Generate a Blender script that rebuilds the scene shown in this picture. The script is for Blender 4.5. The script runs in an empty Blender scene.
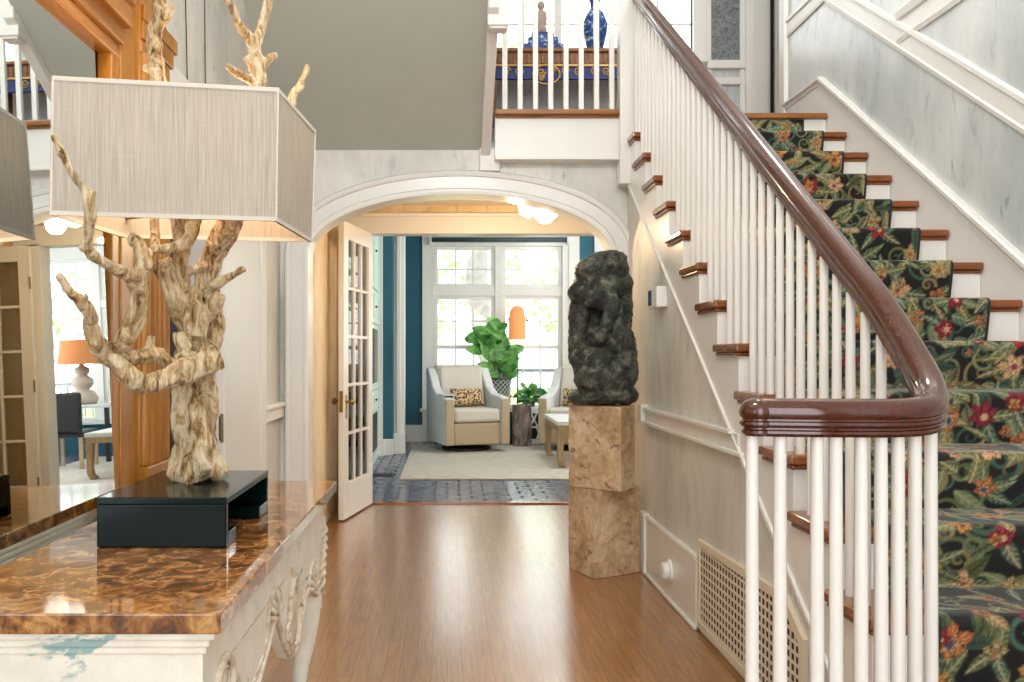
import bpy, bmesh, math, random
import numpy as np
from mathutils import Vector, Matrix, Euler, noise as mnoise
random.seed(7)
PI = math.pi
sc = bpy.context.scene
col = sc.collection
EYE, F, CX, CY = 1.25, 850.0, 447.0, 355.0      # camera height, focal length and vanishing point of the 1024x682 frame


def P(px, py, Y):
    return Vector(((px - CX) * Y / F, Y, EYE - (py - CY) * Y / F))


# ------------------------------------------------------------------ materials
MATS = {}


class NT:
    def __init__(s, name):
        s.m = bpy.data.materials.new(name)
        s.m.use_nodes = True
        s.t = s.m.node_tree
        s.n = s.t.nodes
        s.l = s.t.links
        s.b = s.n['Principled BSDF']
        s.out = s.n['Material Output']

    def node(s, kind, **kw):
        n = s.n.new(kind)
        for k, v in kw.items():
            if k in n.inputs:
                n.inputs[k].default_value = v
            else:
                setattr(n, k, v)
        return n

    def link(s, a, b):
        s.l.new(a, b)

    def coord(s, scale=(1, 1, 1), rot=(0, 0, 0), kind='Object'):
        tc = s.node('ShaderNodeTexCoord')
        mp = s.node('ShaderNodeMapping')
        mp.inputs['Scale'].default_value = scale
        mp.inputs['Rotation'].default_value = rot
        if kind == 'Position':
            g = s.node('ShaderNodeNewGeometry')
            s.link(g.outputs['Position'], mp.inputs[0])
        else:
            s.link(tc.outputs[kind], mp.inputs[0])
        return mp.outputs[0]

    def noise(s, vec, scale=5.0, detail=4.0, rough=0.55, dist=0.0):
        n = s.node('ShaderNodeTexNoise')
        n.inputs['Scale'].default_value = scale
        n.inputs['Detail'].default_value = detail
        n.inputs['Roughness'].default_value = rough
        n.inputs['Distortion'].default_value = dist
        s.link(vec, n.inputs['Vector'])
        return n.outputs['Fac']

    def ramp(s, fac, stops):
        r = s.node('ShaderNodeValToRGB')
        e = r.color_ramp.elements
        while len(e) < len(stops):
            e.new(0.5)
        for i, (p, c) in enumerate(stops):
            e[i].position = p
            e[i].color = (c[0], c[1], c[2], 1)
        s.link(fac, r.inputs[0])
        return r.outputs[0]

    def mix(s, fac, a, b, mode='MIX'):
        m = s.node('ShaderNodeMix', data_type='RGBA', blend_type=mode)
        for sock, v in ((m.inputs[0], fac), (m.inputs[6], a), (m.inputs[7], b)):
            if hasattr(v, 'links'):
                s.link(v, sock)
            elif isinstance(v, (int, float)):
                sock.default_value = v
            else:
                sock.default_value = (v[0], v[1], v[2], 1)
        return m.outputs[2]

    def bump(s, h, strength=0.3, dist=0.01):
        b = s.node('ShaderNodeBump')
        b.inputs['Strength'].default_value = strength
        b.inputs['Distance'].default_value = dist
        s.link(h, b.inputs['Height'])
        s.link(b.outputs[0], s.b.inputs['Normal'])

    def color(s, c):
        if hasattr(c, 'links'):
            s.link(c, s.b.inputs['Base Color'])
        else:
            s.b.inputs['Base Color'].default_value = (c[0], c[1], c[2], 1)

    def done(s, key, rough=0.5, metal=0.0, spec=0.5, coat=0.0):
        s.b.inputs['Roughness'].default_value = rough
        s.b.inputs['Metallic'].default_value = metal
        s.b.inputs['Specular IOR Level'].default_value = spec
        s.b.inputs['Coat Weight'].default_value = coat
        s.b.inputs['Coat Roughness'].default_value = 0.08
        MATS[key] = s.m
        return s.m


def S(r, g, b):      # sRGB 0-255 to linear
    f = lambda v: (v / 255) / 12.92 if v / 255 <= 0.04045 else ((v / 255 + 0.055) / 1.055) ** 2.4
    return (f(r), f(g), f(b))


def plain(key, c, rough=0.5, metal=0.0, spec=0.5, coat=0.0, var=0.06, vscale=6.0):
    t = NT(key)
    v = t.coord()
    n = t.noise(v, vscale, 3)
    lo = tuple(x * (1 - var) for x in c)
    hi = tuple(min(1, x * (1 + var)) for x in c)
    t.color(t.ramp(n, [(0.3, lo), (0.7, hi)]))
    return t.done(key, rough, metal, spec, coat)


def wood(key, dark, light, rough=0.3, scale=(14, 14, 1.2), coat=0.0, kind='Object'):
    t = NT(key)
    v = t.coord(scale, kind=kind)
    n = t.noise(v, 3.0, 6, 0.6, 0.6)
    n2 = t.noise(t.coord(tuple(x * 5 for x in scale), kind=kind), 4.0, 3)
    c = t.ramp(n, [(0.25, dark), (0.75, light)])
    c = t.mix(0.25, c, t.ramp(n2, [(0.35, dark), (0.65, light)]))
    t.color(c)
    return t.done(key, rough, 0, 0.5, coat)


plain('white_trim', S(229, 227, 222), 0.35, var=0.015)
plain('white_gloss', S(231, 229, 224), 0.22, var=0.01)
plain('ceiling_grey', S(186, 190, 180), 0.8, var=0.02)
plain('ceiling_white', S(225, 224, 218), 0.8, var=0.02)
plain('dark_gap', S(22, 22, 22), 0.8)
plain('teal_wall', S(28, 92, 112), 0.55, var=0.05)
plain('mint_cabinet', S(205, 225, 215), 0.4, var=0.02)
plain('dark_green_black', S(10, 24, 22), 0.14, spec=0.12)
plain('black_metal', S(25, 24, 23), 0.4)
plain('brass', S(150, 125, 70), 0.3, 1.0)
plain('bronze', S(140, 124, 96), 0.4, 0.6)
plain('chair_fabric', S(206, 198, 186), 0.9, var=0.05, vscale=60)
plain('chair_front', S(180, 160, 132), 0.9, var=0.05, vscale=60)
plain('throw_fabric', S(214, 216, 216), 0.9, var=0.04, vscale=40)
plain('shade_binding', S(206, 198, 186), 0.9)
plain('rug', S(196, 188, 177), 0.95, var=0.09, vscale=9)
plain('light_oak', S(188, 164, 130), 0.45, var=0.1)
plain('lamp_orange', S(222, 140, 85), 0.8, var=0.04)
plain('plastic_white', S(236, 236, 234), 0.35, var=0.01)
plain('screen', S(60, 90, 110), 0.15)
plain('grille', S(226, 214, 190), 0.4, var=0.03)
plain('grille_shade', S(70, 48, 30), 0.8, var=0.08)
plain('pot_dark', S(70, 82, 82), 0.5)
plain('stone_stool', S(226, 226, 220), 0.4)
plain('dark_chair', S(36, 42, 44), 0.45)
plain('gold_paint', S(196, 156, 88), 0.4, 0.4)
plain('navy', S(36, 52, 120), 0.5)
def mat_porcelain():
    t = NT('porcelain_blue')
    n = t.noise(t.coord(), 22.0, 4, 0.6, 1.2)
    t.color(t.ramp(n, [(0.40, S(34, 62, 124)), (0.56, S(66, 104, 166)), (0.62, S(206, 216, 228))]))
    t.done('porcelain_blue', 0.2)


mat_porcelain()
plain('statue_clay', S(176, 150, 140), 0.6)
plain('lawn', S(120, 150, 70), 0.9, var=0.25)
plain('gourd', S(196, 176, 160), 0.4)
plain('bark', S(150, 142, 138), 0.9, var=0.2)
wood('amber_wood', S(120, 72, 20), S(196, 136, 52), 0.3, (9, 9, 0.9))
wood('amber_wood_long', S(112, 70, 28), S(184, 128, 62), 0.35, (10, 0.9, 10))
wood('mahogany', S(52, 19, 9), S(92, 40, 19), 0.12, (22, 3, 22), 0.5)
wood('tread_wood', S(92, 46, 20), S(158, 92, 44), 0.22, (2, 16, 16), 0.3)
wood('oak_nosing', S(112, 66, 28), S(168, 112, 56), 0.3, (2, 16, 16))
wood('frieze_wood', S(96, 62, 38), S(176, 122, 78), 0.5, (8, 8, 8))
wood('bench_wood', S(136, 112, 78), S(184, 158, 120), 0.45, (12, 12, 1.5))


def mat_stucco(key, base, blot, dark, rough=0.42):
    t = NT(key)
    v = t.coord((1, 1, 0.45))
    n1 = t.noise(v, 2.4, 6, 0.62, 0.4)
    n2 = t.noise(t.coord((1.6, 1.6, 0.6)), 7.0, 5, 0.6, 0.8)
    n3 = t.noise(t.coord((1, 1, 0.35)), 11.0, 3, 0.5, 0.2)
    c = t.ramp(n1, [(0.32, blot), (0.62, base)])
    c = t.mix(t.ramp(n2, [(0.57, (0, 0, 0)), (0.76, (0.55, 0.55, 0.55))]), c, dark)
    c = t.mix(t.ramp(n3, [(0.70, (0, 0, 0)), (0.76, (0.7, 0.7, 0.7))]), c, dark)
    t.color(c)
    return t.done(key, rough, 0, 0.5)


mat_stucco('stucco', S(226, 223, 215), S(190, 189, 182), S(142, 144, 144))
mat_stucco('stucco_lamplit', S(232, 212, 176), S(206, 176, 128), S(150, 126, 94), 0.5)  # white stucco with the lamp's amber light put into the colour
mat_stucco('stucco_stair', S(216, 218, 216), S(182, 188, 190), S(120, 132, 142), 0.3)


def mat_floor():
    t = NT('oak_floor')
    v = t.coord((1, 1, 1), (0, 0, PI / 2))
    br = t.node('ShaderNodeTexBrick')
    br.inputs['Scale'].default_value = 1.0
    br.inputs['Brick Width'].default_value = 1.1
    br.inputs['Row Height'].default_value = 0.062
    br.inputs['Mortar Size'].default_value = 0.0022
    br.inputs['Color1'].default_value = (*S(164, 108, 52), 1)
    br.inputs['Color2'].default_value = (*S(134, 84, 36), 1)
    br.inputs['Mortar'].default_value = (*S(92, 54, 24), 1)
    br.offset = 0.37
    t.link(v, br.inputs['Vector'])
    g = t.noise(t.coord((28, 1.6, 1)), 3.0, 6, 0.6, 0.4)
    c = t.mix(0.5, br.outputs['Color'], t.ramp(g, [(0.3, S(112, 68, 28)), (0.7, S(190, 136, 74))]), 'MIX')
    t.color(c)
    rn = t.noise(t.coord((6, 1.2, 1)), 4.0, 4)
    rr = t.node('ShaderNodeMapRange')
    rr.inputs[3].default_value = 0.26
    rr.inputs[4].default_value = 0.40
    t.link(rn, rr.inputs[0])
    t.link(rr.outputs[0], t.b.inputs['Roughness'])
    t.bump(g, 0.05, 0.002)
    t.b.inputs['Specular IOR Level'].default_value = 0.6
    t.b.inputs['Coat Weight'].default_value = 0.9
    t.b.inputs['Coat Roughness'].default_value = 0.20
    t.b.inputs['Coat IOR'].default_value = 1.8
    MATS['oak_floor'] = t.m


mat_floor()


def mat_tile():
    t = NT('slate_tile')
    br = t.node('ShaderNodeTexBrick')
    br.inputs['Scale'].default_value = 1.0
    br.inputs['Brick Width'].default_value = 0.22
    br.inputs['Row Height'].default_value = 0.13
    br.inputs['Mortar Size'].default_value = 0.013
    br.inputs['Color1'].default_value = (*S(132, 140, 158), 1)
    br.inputs['Color2'].default_value = (*S(112, 120, 140), 1)
    br.inputs['Mortar'].default_value = (*S(24, 27, 34), 1)
    t.link(t.coord(), br.inputs['Vector'])
    g = t.noise(t.coord(), 9.0, 4)
    t.color(t.mix(0.3, br.outputs['Color'], t.ramp(g, [(0.3, S(70, 76, 92)), (0.7, S(128, 132, 148))])))
    t.bump(br.outputs['Fac'], -0.8, 0.006)
    t.done('slate_tile', 0.22, 0, 0.5)
    mr = t.node('ShaderNodeMapRange')
    mr.inputs[3].default_value = 0.2
    mr.inputs[4].default_value = 0.9
    t.link(br.outputs['Fac'], mr.inputs[0])
    t.link(mr.outputs[0], t.b.inputs['Roughness'])


mat_tile()


def mat_marble():
    t = NT('brown_marble')
    v = t.coord()
    n = t.noise(v, 21.0, 9, 0.70, 0.7)
    base = t.ramp(n, [(0.30, S(50, 30, 20)), (0.42, S(96, 60, 34)), (0.53, S(146, 96, 50)), (0.63, S(188, 140, 84)), (0.78, S(214, 180, 136))])
    dn = t.node('ShaderNodeTexNoise')
    dn.inputs['Scale'].default_value = 6.0
    dn.inputs['Detail'].default_value = 4.0
    t.link(v, dn.inputs['Vector'])
    mv = t.node('ShaderNodeVectorMath', operation='MULTIPLY_ADD')
    t.link(dn.outputs['Color'], mv.inputs[0])
    mv.inputs[1].default_value = (0.34, 0.34, 0.34)
    t.link(v, mv.inputs[2])

    def veins(scale, w):
        vo = t.node('ShaderNodeTexVoronoi', feature='DISTANCE_TO_EDGE')
        vo.inputs['Scale'].default_value = scale
        t.link(mv.outputs[0], vo.inputs['Vector'])
        return t.ramp(vo.outputs['Distance'], [(0.0, (0.85, 0.85, 0.85)), (w, (0, 0, 0))])
    vm = t.ramp(t.noise(v, 5.0, 3), [(0.44, (0, 0, 0)), (0.62, (0.55, 0.55, 0.55))])
    c = t.mix(t.mix(1.0, veins(7.0, 0.028), vm, 'MULTIPLY'), base, S(224, 186, 132))
    vm2 = t.ramp(t.noise(v, 9.0, 3, 0.5, 1.0), [(0.45, (0, 0, 0)), (0.6, (0.42, 0.42, 0.42))])
    c = t.mix(t.mix(1.0, veins(22.0, 0.04), vm2, 'MULTIPLY'), c, S(206, 160, 108))
    t.color(c)
    t.done('brown_marble', 0.06, 0, 0.6, 0.2)


mat_marble()


def mat_distressed():
    t = NT('distressed_paint')
    v = t.coord((1, 1, 2.2))
    n = t.noise(v, 5.0, 7, 0.65, 0.6)
    n2 = t.noise(t.coord((1, 1, 1)), 16.0, 5, 0.6)
    c = t.ramp(n2, [(0.3, S(224, 218, 204)), (0.7, S(242, 238, 226))])
    c = t.mix(t.ramp(n, [(0.61, (0, 0, 0)), (0.65, (0.9, 0.9, 0.9))]), c, S(136, 170, 170))
    n3 = t.noise(t.coord((1, 1, 1.5), (0.4, 0.3, 1)), 4.0, 6, 0.7)
    c = t.mix(t.ramp(n3, [(0.63, (0, 0, 0)), (0.74, (0.8, 0.8, 0.8))]), c, S(178, 144, 108))
    t.color(c)
    t.bump(n, 0.15, 0.004)
    t.done('distressed_paint', 0.5)


mat_distressed()


def mat_carving():
    t = NT('worn_gilt_carving')
    n = t.noise(t.coord(), 34.0, 5, 0.6)
    t.color(t.ramp(n, [(0.26, S(120, 92, 66)), (0.42, S(196, 178, 152)), (0.66, S(226, 217, 202))]))
    t.done('worn_gilt_carving', 0.4)


mat_carving()


def mat_linen():
    t = NT('linen_shade')
    a = t.noise(t.coord((90, 90, 2.5)), 3.0, 3)
    b = t.noise(t.coord((3, 3, 160)), 3.0, 3)
    c = t.mix(0.13, t.ramp(a, [(0.3, S(172, 162, 148)), (0.7, S(204, 195, 182))]), t.ramp(b, [(0.3, S(170, 160, 146)), (0.7, S(206, 197, 184))]))
    tr = t.node('ShaderNodeBsdfTranslucent')
    t.color(c)
    t.link(c, tr.inputs['Color'])
    mx = t.node('ShaderNodeMixShader')
    mx.inputs[0].default_value = 0.16
    t.link(t.b.outputs[0], mx.inputs[1])
    t.link(tr.outputs[0], mx.inputs[2])
    t.link(mx.outputs[0], t.out.inputs['Surface'])
    t.done('linen_shade', 0.9, 0, 0.2)


mat_linen()


def mat_driftwood():
    t = NT('gilded_driftwood')
    v = t.coord((1, 1, 0.35))
    n = t.noise(v, 34.0, 8, 0.72, 1.4)
    n2 = t.noise(t.coord((1, 1, 0.5)), 9.0, 4, 0.6, 0.6)
    c = t.ramp(n, [(0.30, S(38, 25, 14)), (0.39, S(132, 98, 58)), (0.47, S(206, 172, 122)), (0.58, S(242, 224, 188)), (0.75, S(250, 240, 216))])  # pale and dark stops also carry painted highlights and crevice shade
    c = t.mix(t.ramp(n2, [(0.5, (0, 0, 0)), (0.72, (0.55, 0.55, 0.55))]), c, S(104, 86, 62))
    t.color(c)
    t.bump(n, 1.0, 0.02)
    t.done('gilded_driftwood', 0.34, 0.3, 0.5)


mat_driftwood()


def mat_basalt():
    t = NT('dark_stone')
    n = t.noise(t.coord(), 15.0, 9, 0.72, 0.4)
    n2 = t.noise(t.coord(), 48.0, 3, 0.5)
    c = t.ramp(n, [(0.38, S(20, 21, 19)), (0.5, S(60, 63, 55)), (0.60, S(112, 113, 100)), (0.7, S(164, 160, 146))])
    c = t.mix(t.ramp(n2, [(0.68, (0, 0, 0)), (0.74, (0.6, 0.6, 0.6))]), c, S(170, 168, 158))
    t.color(c)
    t.bump(n, 1.0, 0.03)
    t.done('dark_stone', 0.42, 0, 0.5)


mat_basalt()


def mat_travertine():
    t = NT('travertine')
    n = t.noise(t.coord((1, 1, 1)), 6.0, 6, 0.65, 0.8)
    n2 = t.noise(t.coord((1, 1, 1.2)), 13.0, 4, 0.6, 0.7)
    n3 = t.noise(t.coord(), 30.0, 3)
    c = t.ramp(n, [(0.34, S(152, 120, 84)), (0.5, S(194, 162, 124)), (0.64, S(224, 202, 170))])
    c = t.mix(t.ramp(n2, [(0.615, (0, 0, 0)), (0.66, (0.9, 0.9, 0.9))]), c, S(84, 58, 38))
    c = t.mix(0.3, c, t.ramp(n3, [(0.35, S(150, 116, 78)), (0.65, S(226, 200, 164))]))
    t.color(c)
    t.bump(n2, -0.9, 0.02)
    t.done('travertine', 0.6)


mat_travertine()


def mat_leopard():
    t = NT('leopard_cloth')
    vo = t.node('ShaderNodeTexVoronoi')
    vo.inputs['Scale'].default_value = 36.0
    t.link(t.coord(), vo.inputs['Vector'])
    t.color(t.ramp(vo.outputs['Distance'], [(0.16, S(150, 104, 60)), (0.2, S(40, 30, 24)), (0.42, S(44, 32, 26)), (0.5, S(206, 176, 132))]))
    t.done('leopard_cloth', 0.9)


mat_leopard()


def mat_leaf(key, c1, c2, trans=0.35):
    t = NT(key)
    n = t.noise(t.coord(), 7.0, 3)
    c = t.ramp(n, [(0.36, c1), (0.64, c2)])
    t.color(c)
    tr = t.node('ShaderNodeBsdfTranslucent')
    t.link(c, tr.inputs['Color'])
    mx = t.node('ShaderNodeMixShader')
    mx.inputs[0].default_value = trans
    t.link(t.b.outputs[0], mx.inputs[1])
    t.link(tr.outputs[0], mx.inputs[2])
    t.link(mx.outputs[0], t.out.inputs['Surface'])
    t.done(key, 0.4)


mat_leaf('fig_leaf', S(44, 124, 58), S(156, 214, 124), 0.45)
mat_leaf('tree_leaf', S(140, 184, 110), S(196, 226, 160), 0.5)


def mat_glass():
    t = NT('clear_glass')
    fr = t.node('ShaderNodeFresnel')
    fr.inputs[0].default_value = 1.45
    tp = t.node('ShaderNodeBsdfTransparent')
    tp.inputs[0].default_value = (0.97, 0.98, 0.98, 1)
    gl = t.node('ShaderNodeBsdfGlossy')
    gl.inputs['Roughness'].default_value = 0.02
    mx = t.node('ShaderNodeMixShader')
    t.link(fr.outputs[0], mx.inputs[0])
    t.link(tp.outputs[0], mx.inputs[1])
    t.link(gl.outputs[0], mx.inputs[2])
    t.link(mx.outputs[0], t.out.inputs['Surface'])
    MATS['clear_glass'] = t.m


mat_glass()


def mat_mirror():
    t = NT('mirror_glass')
    gl = t.node('ShaderNodeBsdfGlossy')
    gl.inputs['Color'].default_value = (0.86, 0.92, 0.93, 1)
    gl.inputs['Roughness'].default_value = 0.01
    t.link(gl.outputs[0], t.out.inputs['Surface'])
    MATS['mirror_glass'] = t.m


mat_mirror()


def mat_obscure():
    t = NT('obscured_glass')
    n = t.noise(t.coord(), 30.0, 5, 0.6, 1.0)
    t.color(t.ramp(n, [(0.35, S(92, 98, 100)), (0.65, S(142, 148, 150))]))
    t.bump(n, 0.5, 0.01)
    t.done('obscured_glass', 0.25)


mat_obscure()


def mat_emit(key, c, s):
    t = NT(key)
    t.b.inputs['Emission Color'].default_value = (*c, 1)
    t.b.inputs['Emission Strength'].default_value = s
    t.color(c)
    t.done(key, 0.4)


mat_emit('bulb_glow', (1.0, 0.8, 0.55), 5.0)
mat_emit('lit_glass_shade', (1.0, 0.92, 0.8), 3.0)
mat_emit('shade_glow', (1.0, 0.86, 0.62), 1.0)


def mat_carpet():
    t = NT('floral_carpet')
    a = t.node('ShaderNodeVertexColor')
    a.layer_name = 'weave'
    n = t.noise(t.coord(), 240.0, 2)
    t.color(t.mix(0.25, a.outputs[0], t.ramp(n, [(0.3, (0.2, 0.2, 0.2)), (0.7, (1, 1, 1))]), 'MULTIPLY'))
    t.bump(n, 0.4, 0.003)
    t.b.inputs['Sheen Weight'].default_value = 0.25
    t.b.inputs['Sheen Roughness'].default_value = 0.4
    t.done('floral_carpet', 0.75, 0, 0.3)


mat_carpet()


def mat_stump():
    t = NT('petrified_wood')
    n = t.noise(t.coord((1, 1, 0.4)), 8.0, 6, 0.7, 1.0)
    t.color(t.ramp(n, [(0.3, S(52, 46, 46)), (0.5, S(120, 104, 98)), (0.7, S(172, 154, 144))]))
    t.done('petrified_wood', 0.25)


mat_stump()


def mat_lattice(key, a, b, sc_):
    t = NT(key)
    v = t.coord((sc_, sc_, sc_), (0, 0, 0), 'UV')
    ck = t.node('ShaderNodeTexChecker')
    ck.inputs['Scale'].default_value = 1.0
    ck.inputs['Color1'].default_value = (*a, 1)
    ck.inputs['Color2'].default_value = (*b, 1)
    t.link(v, ck.inputs['Vector'])
    t.color(ck.outputs[0])
    t.done(key, 0.4)


# ------------------------------------------------------------------ mesh helpers
class B:
    def __init__(s):
        s.bm = bmesh.new()

    def hexa(s, p):
        v = [s.bm.verts.new(q) for q in p]
        for f in ((3, 2, 1, 0), (4, 5, 6, 7), (0, 1, 5, 4), (1, 2, 6, 5), (2, 3, 7, 6), (3, 0, 4, 7)):
            s.bm.faces.new([v[i] for i in f])
        return s

    def box(s, x0, x1, y0, y1, z0, z1):
        return s.hexa([(x0, y0, z0), (x1, y0, z0), (x1, y1, z0), (x0, y1, z0), (x0, y0, z1), (x1, y0, z1), (x1, y1, z1), (x0, y1, z1)])

    def boxM(s, M, x0, x1, y0, y1, z0, z1):
        pts = [(x0, y0, z0), (x1, y0, z0), (x1, y1, z0), (x0, y1, z0), (x0, y0, z1), (x1, y0, z1), (x1, y1, z1), (x0, y1, z1)]
        return s.hexa([M @ Vector(p) for p in pts])

    def prism(s, poly, axis, a, b):
        """poly: list of 2D points in the plane normal to axis ('x': (y,z), 'y': (x,z), 'z': (x,y))"""
        def to3(p, t):
            return {'x': (t, p[0], p[1]), 'y': (p[0], t, p[1]), 'z': (p[0], p[1], t)}[axis]
        v0 = [s.bm.verts.new(to3(p, a)) for p in poly]
        v1 = [s.bm.verts.new(to3(p, b)) for p in poly]
        n = len(poly)
        s.bm.faces.new(v0)
        s.bm.faces.new(v1[::-1])
        for i in range(n):
            j = (i + 1) % n
            s.bm.faces.new([v0[j], v0[i], v1[i], v1[j]])
        return s

    def rings(s, rings, cap=True, closed=True):
        vs = [[s.bm.verts.new(p) for p in r] for r in rings]
        n = len(rings[0])
        for a, b in zip(vs[:-1], vs[1:]):
            for i in range(n if closed else n - 1):
                j = (i + 1) % n
                s.bm.faces.new([a[i], a[j], b[j], b[i]])
        if cap and closed:
            s.bm.faces.new(vs[0][::-1])
            s.bm.faces.new(vs[-1])
        return s

    def tube(s, pts, rad, n=8, cap=True, wob=0.0, seed=0):
        pts = [Vector(p) for p in pts]
        if isinstance(rad, (int, float)):
            rad = [rad] * len(pts)
        rings = []
        ref = None
        for i, p in enumerate(pts):
            t = (pts[min(i + 1, len(pts) - 1)] - pts[max(i - 1, 0)]).normalized()
            if ref is None:
                ref = t.orthogonal().normalized()
            ref = (ref - t * ref.dot(t)).normalized()
            u = t.cross(ref)
            r = []
            for k in range(n):
                a = 2 * PI * k / n
                d = math.cos(a) * ref + math.sin(a) * u
                rr = rad[i]
                if wob:
                    rr *= 1 + wob * mnoise.noise(p * 14 + d * 1.3 + Vector((seed, 0, 0)))
                r.append(p + d * rr)
            rings.append(r)
        return s.rings(rings, cap)

    def sweep(s, path, prof, up=Vector((0, 0, 1)), cap=True):
        path = [Vector(p) for p in path]
        rings = []
        for i, p in enumerate(path):
            t = (path[min(i + 1, len(path) - 1)] - path[max(i - 1, 0)]).normalized()
            side = t.cross(up).normalized()
            u = side.cross(t)
            rings.append([p + side * a + u * b for a, b in prof])
        return s.rings(rings, cap)

    def lathe(s, prof, c=(0, 0, 0), n=24):
        rings = [[(c[0] + r * math.cos(2 * PI * k / n), c[1] + r * math.sin(2 * PI * k / n), c[2] + z) for k in range(n)] for r, z in prof]
        return s.rings(rings)

    def ball(s, c, r, seg=20, rings=12, rot=None):
        M = Matrix.Translation(c) @ (rot.to_4x4() if rot else Matrix()) @ Matrix.Diagonal((*(r if hasattr(r, '__len__') else (r, r, r)), 1))
        bmesh.ops.create_uvsphere(s.bm, u_segments=seg, v_segments=rings, radius=1, matrix=M)
        return s


ORG = {}


def world_org(o):
    return ORG.get(o.name, Vector((0, 0, 0)))


def obj(name, b, mat, parent=None, smooth=False, bevel=0.0, label=None, sub=0, segs=2, auto=None):
    bm = b.bm if isinstance(b, B) else b
    bmesh.ops.recalc_face_normals(bm, faces=bm.faces)
    off = Vector((0, 0, 0))
    if parent is not None:
        off = world_org(parent)
        bmesh.ops.translate(bm, verts=bm.verts, vec=-off)
    me = bpy.data.meshes.new(name)
    bm.to_mesh(me)
    bm.free()
    o = bpy.data.objects.new(name, me)
    col.objects.link(o)
    me.materials.append(MATS[mat])
    if smooth:
        me.polygons.foreach_set('use_smooth', [True] * len(me.polygons))
        if auto:
            me.set_sharp_from_angle(angle=math.radians(auto))
    if bevel:
        m = o.modifiers.new('Bevel', 'BEVEL')
        m.width = bevel
        m.segments = segs
        m.limit_method = 'ANGLE'
    if sub:
        m = o.modifiers.new('Sub', 'SUBSURF')
        m.levels = m.render_levels = sub
    if parent is not None:
        o.parent = parent
        ORG[o.name] = off
    if label:
        o['label'] = label
    return o


def tag(o, label, cat, group=None, kind=None):
    o['label'] = label
    o['category'] = cat
    if group:
        o['group'] = group
    if kind:
        o['kind'] = kind
    return o


def thing(name, label, cat, loc=(0, 0, 0), group=None, kind=None):
    o = bpy.data.objects.new(name, None)
    col.objects.link(o)
    o.location = loc
    o.empty_display_size = 0.1
    ORG[o.name] = Vector(loc)
    return tag(o, label, cat, group, kind)


def struct(name, b, mat, **kw):
    o = obj(name, b, mat, None, **kw)
    o['kind'] = 'structure'
    return o


def copy_tree(o, parent=None):
    c = o.copy()
    col.objects.link(c)
    c.parent = parent
    for ch in list(o.children):
        copy_tree(ch, c)
    return c


def smoothpath(pts, n=6):
    """Catmull-Rom through points given as tuples (x,y,z,...)"""
    pts = [np.array(p, float) for p in pts]
    out = []
    for i in range(len(pts) - 1):
        p0, p1, p2, p3 = pts[max(i - 1, 0)], pts[i], pts[i + 1], pts[min(i + 2, len(pts) - 1)]
        for k in range(n):
            t = k / n
            out.append(0.5 * ((2 * p1) + (-p0 + p2) * t + (2 * p0 - 5 * p1 + 4 * p2 - p3) * t * t + (-p0 + 3 * p1 - 3 * p2 + p3) * t ** 3))
    out.append(pts[-1])
    return out


# ------------------------------------------------------------------ stair numbers
RISE, RUN = 0.185, 0.26
YH = 12.6 * RUN                       # nosing of tread 7
NY = lambda k: YH + (k - 7) * RUN     # nosing y of tread k
NZ = lambda k: RISE * k
nose = lambda y: 7 * RISE + (y - YH) * RISE / RUN
LAND = 15 * RISE                      # landing height 2.775
XO, XW = 1.113, 1.135                 # outer tread edge, stringer face
XR = 2.42                             # stair wall on the right
AY = 5.40                             # arch wall
DY = 7.10                             # garden room wall with the doors
BY = 12.30                            # far window wall
HZ = 5.6                              # high ceiling over the stair hall

# ------------------------------------------------------------------ room shell
struct('floor', B().box(-1.25, 2.6, -3.0, DY + 0.03, -0.06, 0), 'oak_floor')
struct('floor_garden_room', B().box(-2.2, 4.6, DY + 0.09, 12.6, -0.06, 0.0), 'slate_tile')
struct('trim_threshold', B().box(-0.72, 1.5, DY + 0.01, DY + 0.11, -0.05, 0.014), 'tread_wood', bevel=0.006)

# left hall wall with a doorway
XL = -1.06
b = B()
b.box(XL - 0.12, XL, -3.0, 2.95, 0, HZ)
b.box(XL - 0.12, XL, 3.88, AY, 0, HZ)
b.box(XL - 0.12, XL, 2.95, 3.88, 2.2, HZ)
struct('wall_left', b, 'stucco')
b = B()
b.box(XL - 0.13, XL + 0.02, 3.872, 4.86, 0, 2.36)
b.box(XL - 0.13, XL + 0.035, 3.93, 4.05, 0, 2.3)
b.box(XL - 0.13, XL + 0.03, 4.74, 4.86, 0, 2.36)
b.box(XL - 0.13, XL + 0.02, 2.915, 2.962, 0, 2.36)
b.box(XL - 0.131, XL + 0.018, 2.96, 3.876, 2.192, 2.36)
struct('trim_doorway', b, 'white_trim', bevel=0.008)
b = B()
b.box(XL, XL + 0.03, 4.86, AY, 0.86, 0.95)
b.box(XL, XL + 0.045, 4.86, AY, 0.93, 0.955)
b.box(XL, XL + 0.02, 4.86, AY, 0.0, 0.34)
struct('trim_chair_rail', b, 'white_trim', bevel=0.006)
h = B()
h.box(XL + 0.02, XL + 0.030, 3.875, 3.915, 0.86, 0.97)
h.tube([(XL + 0.030, 3.89, 0.85), (XL + 0.030, 3.89, 0.98)], 0.007, 8)
tag(obj('door_hinge', h, 'bronze'), 'bronze butt hinge on white door casing behind the driftwood lamp', 'hinge')
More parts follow.
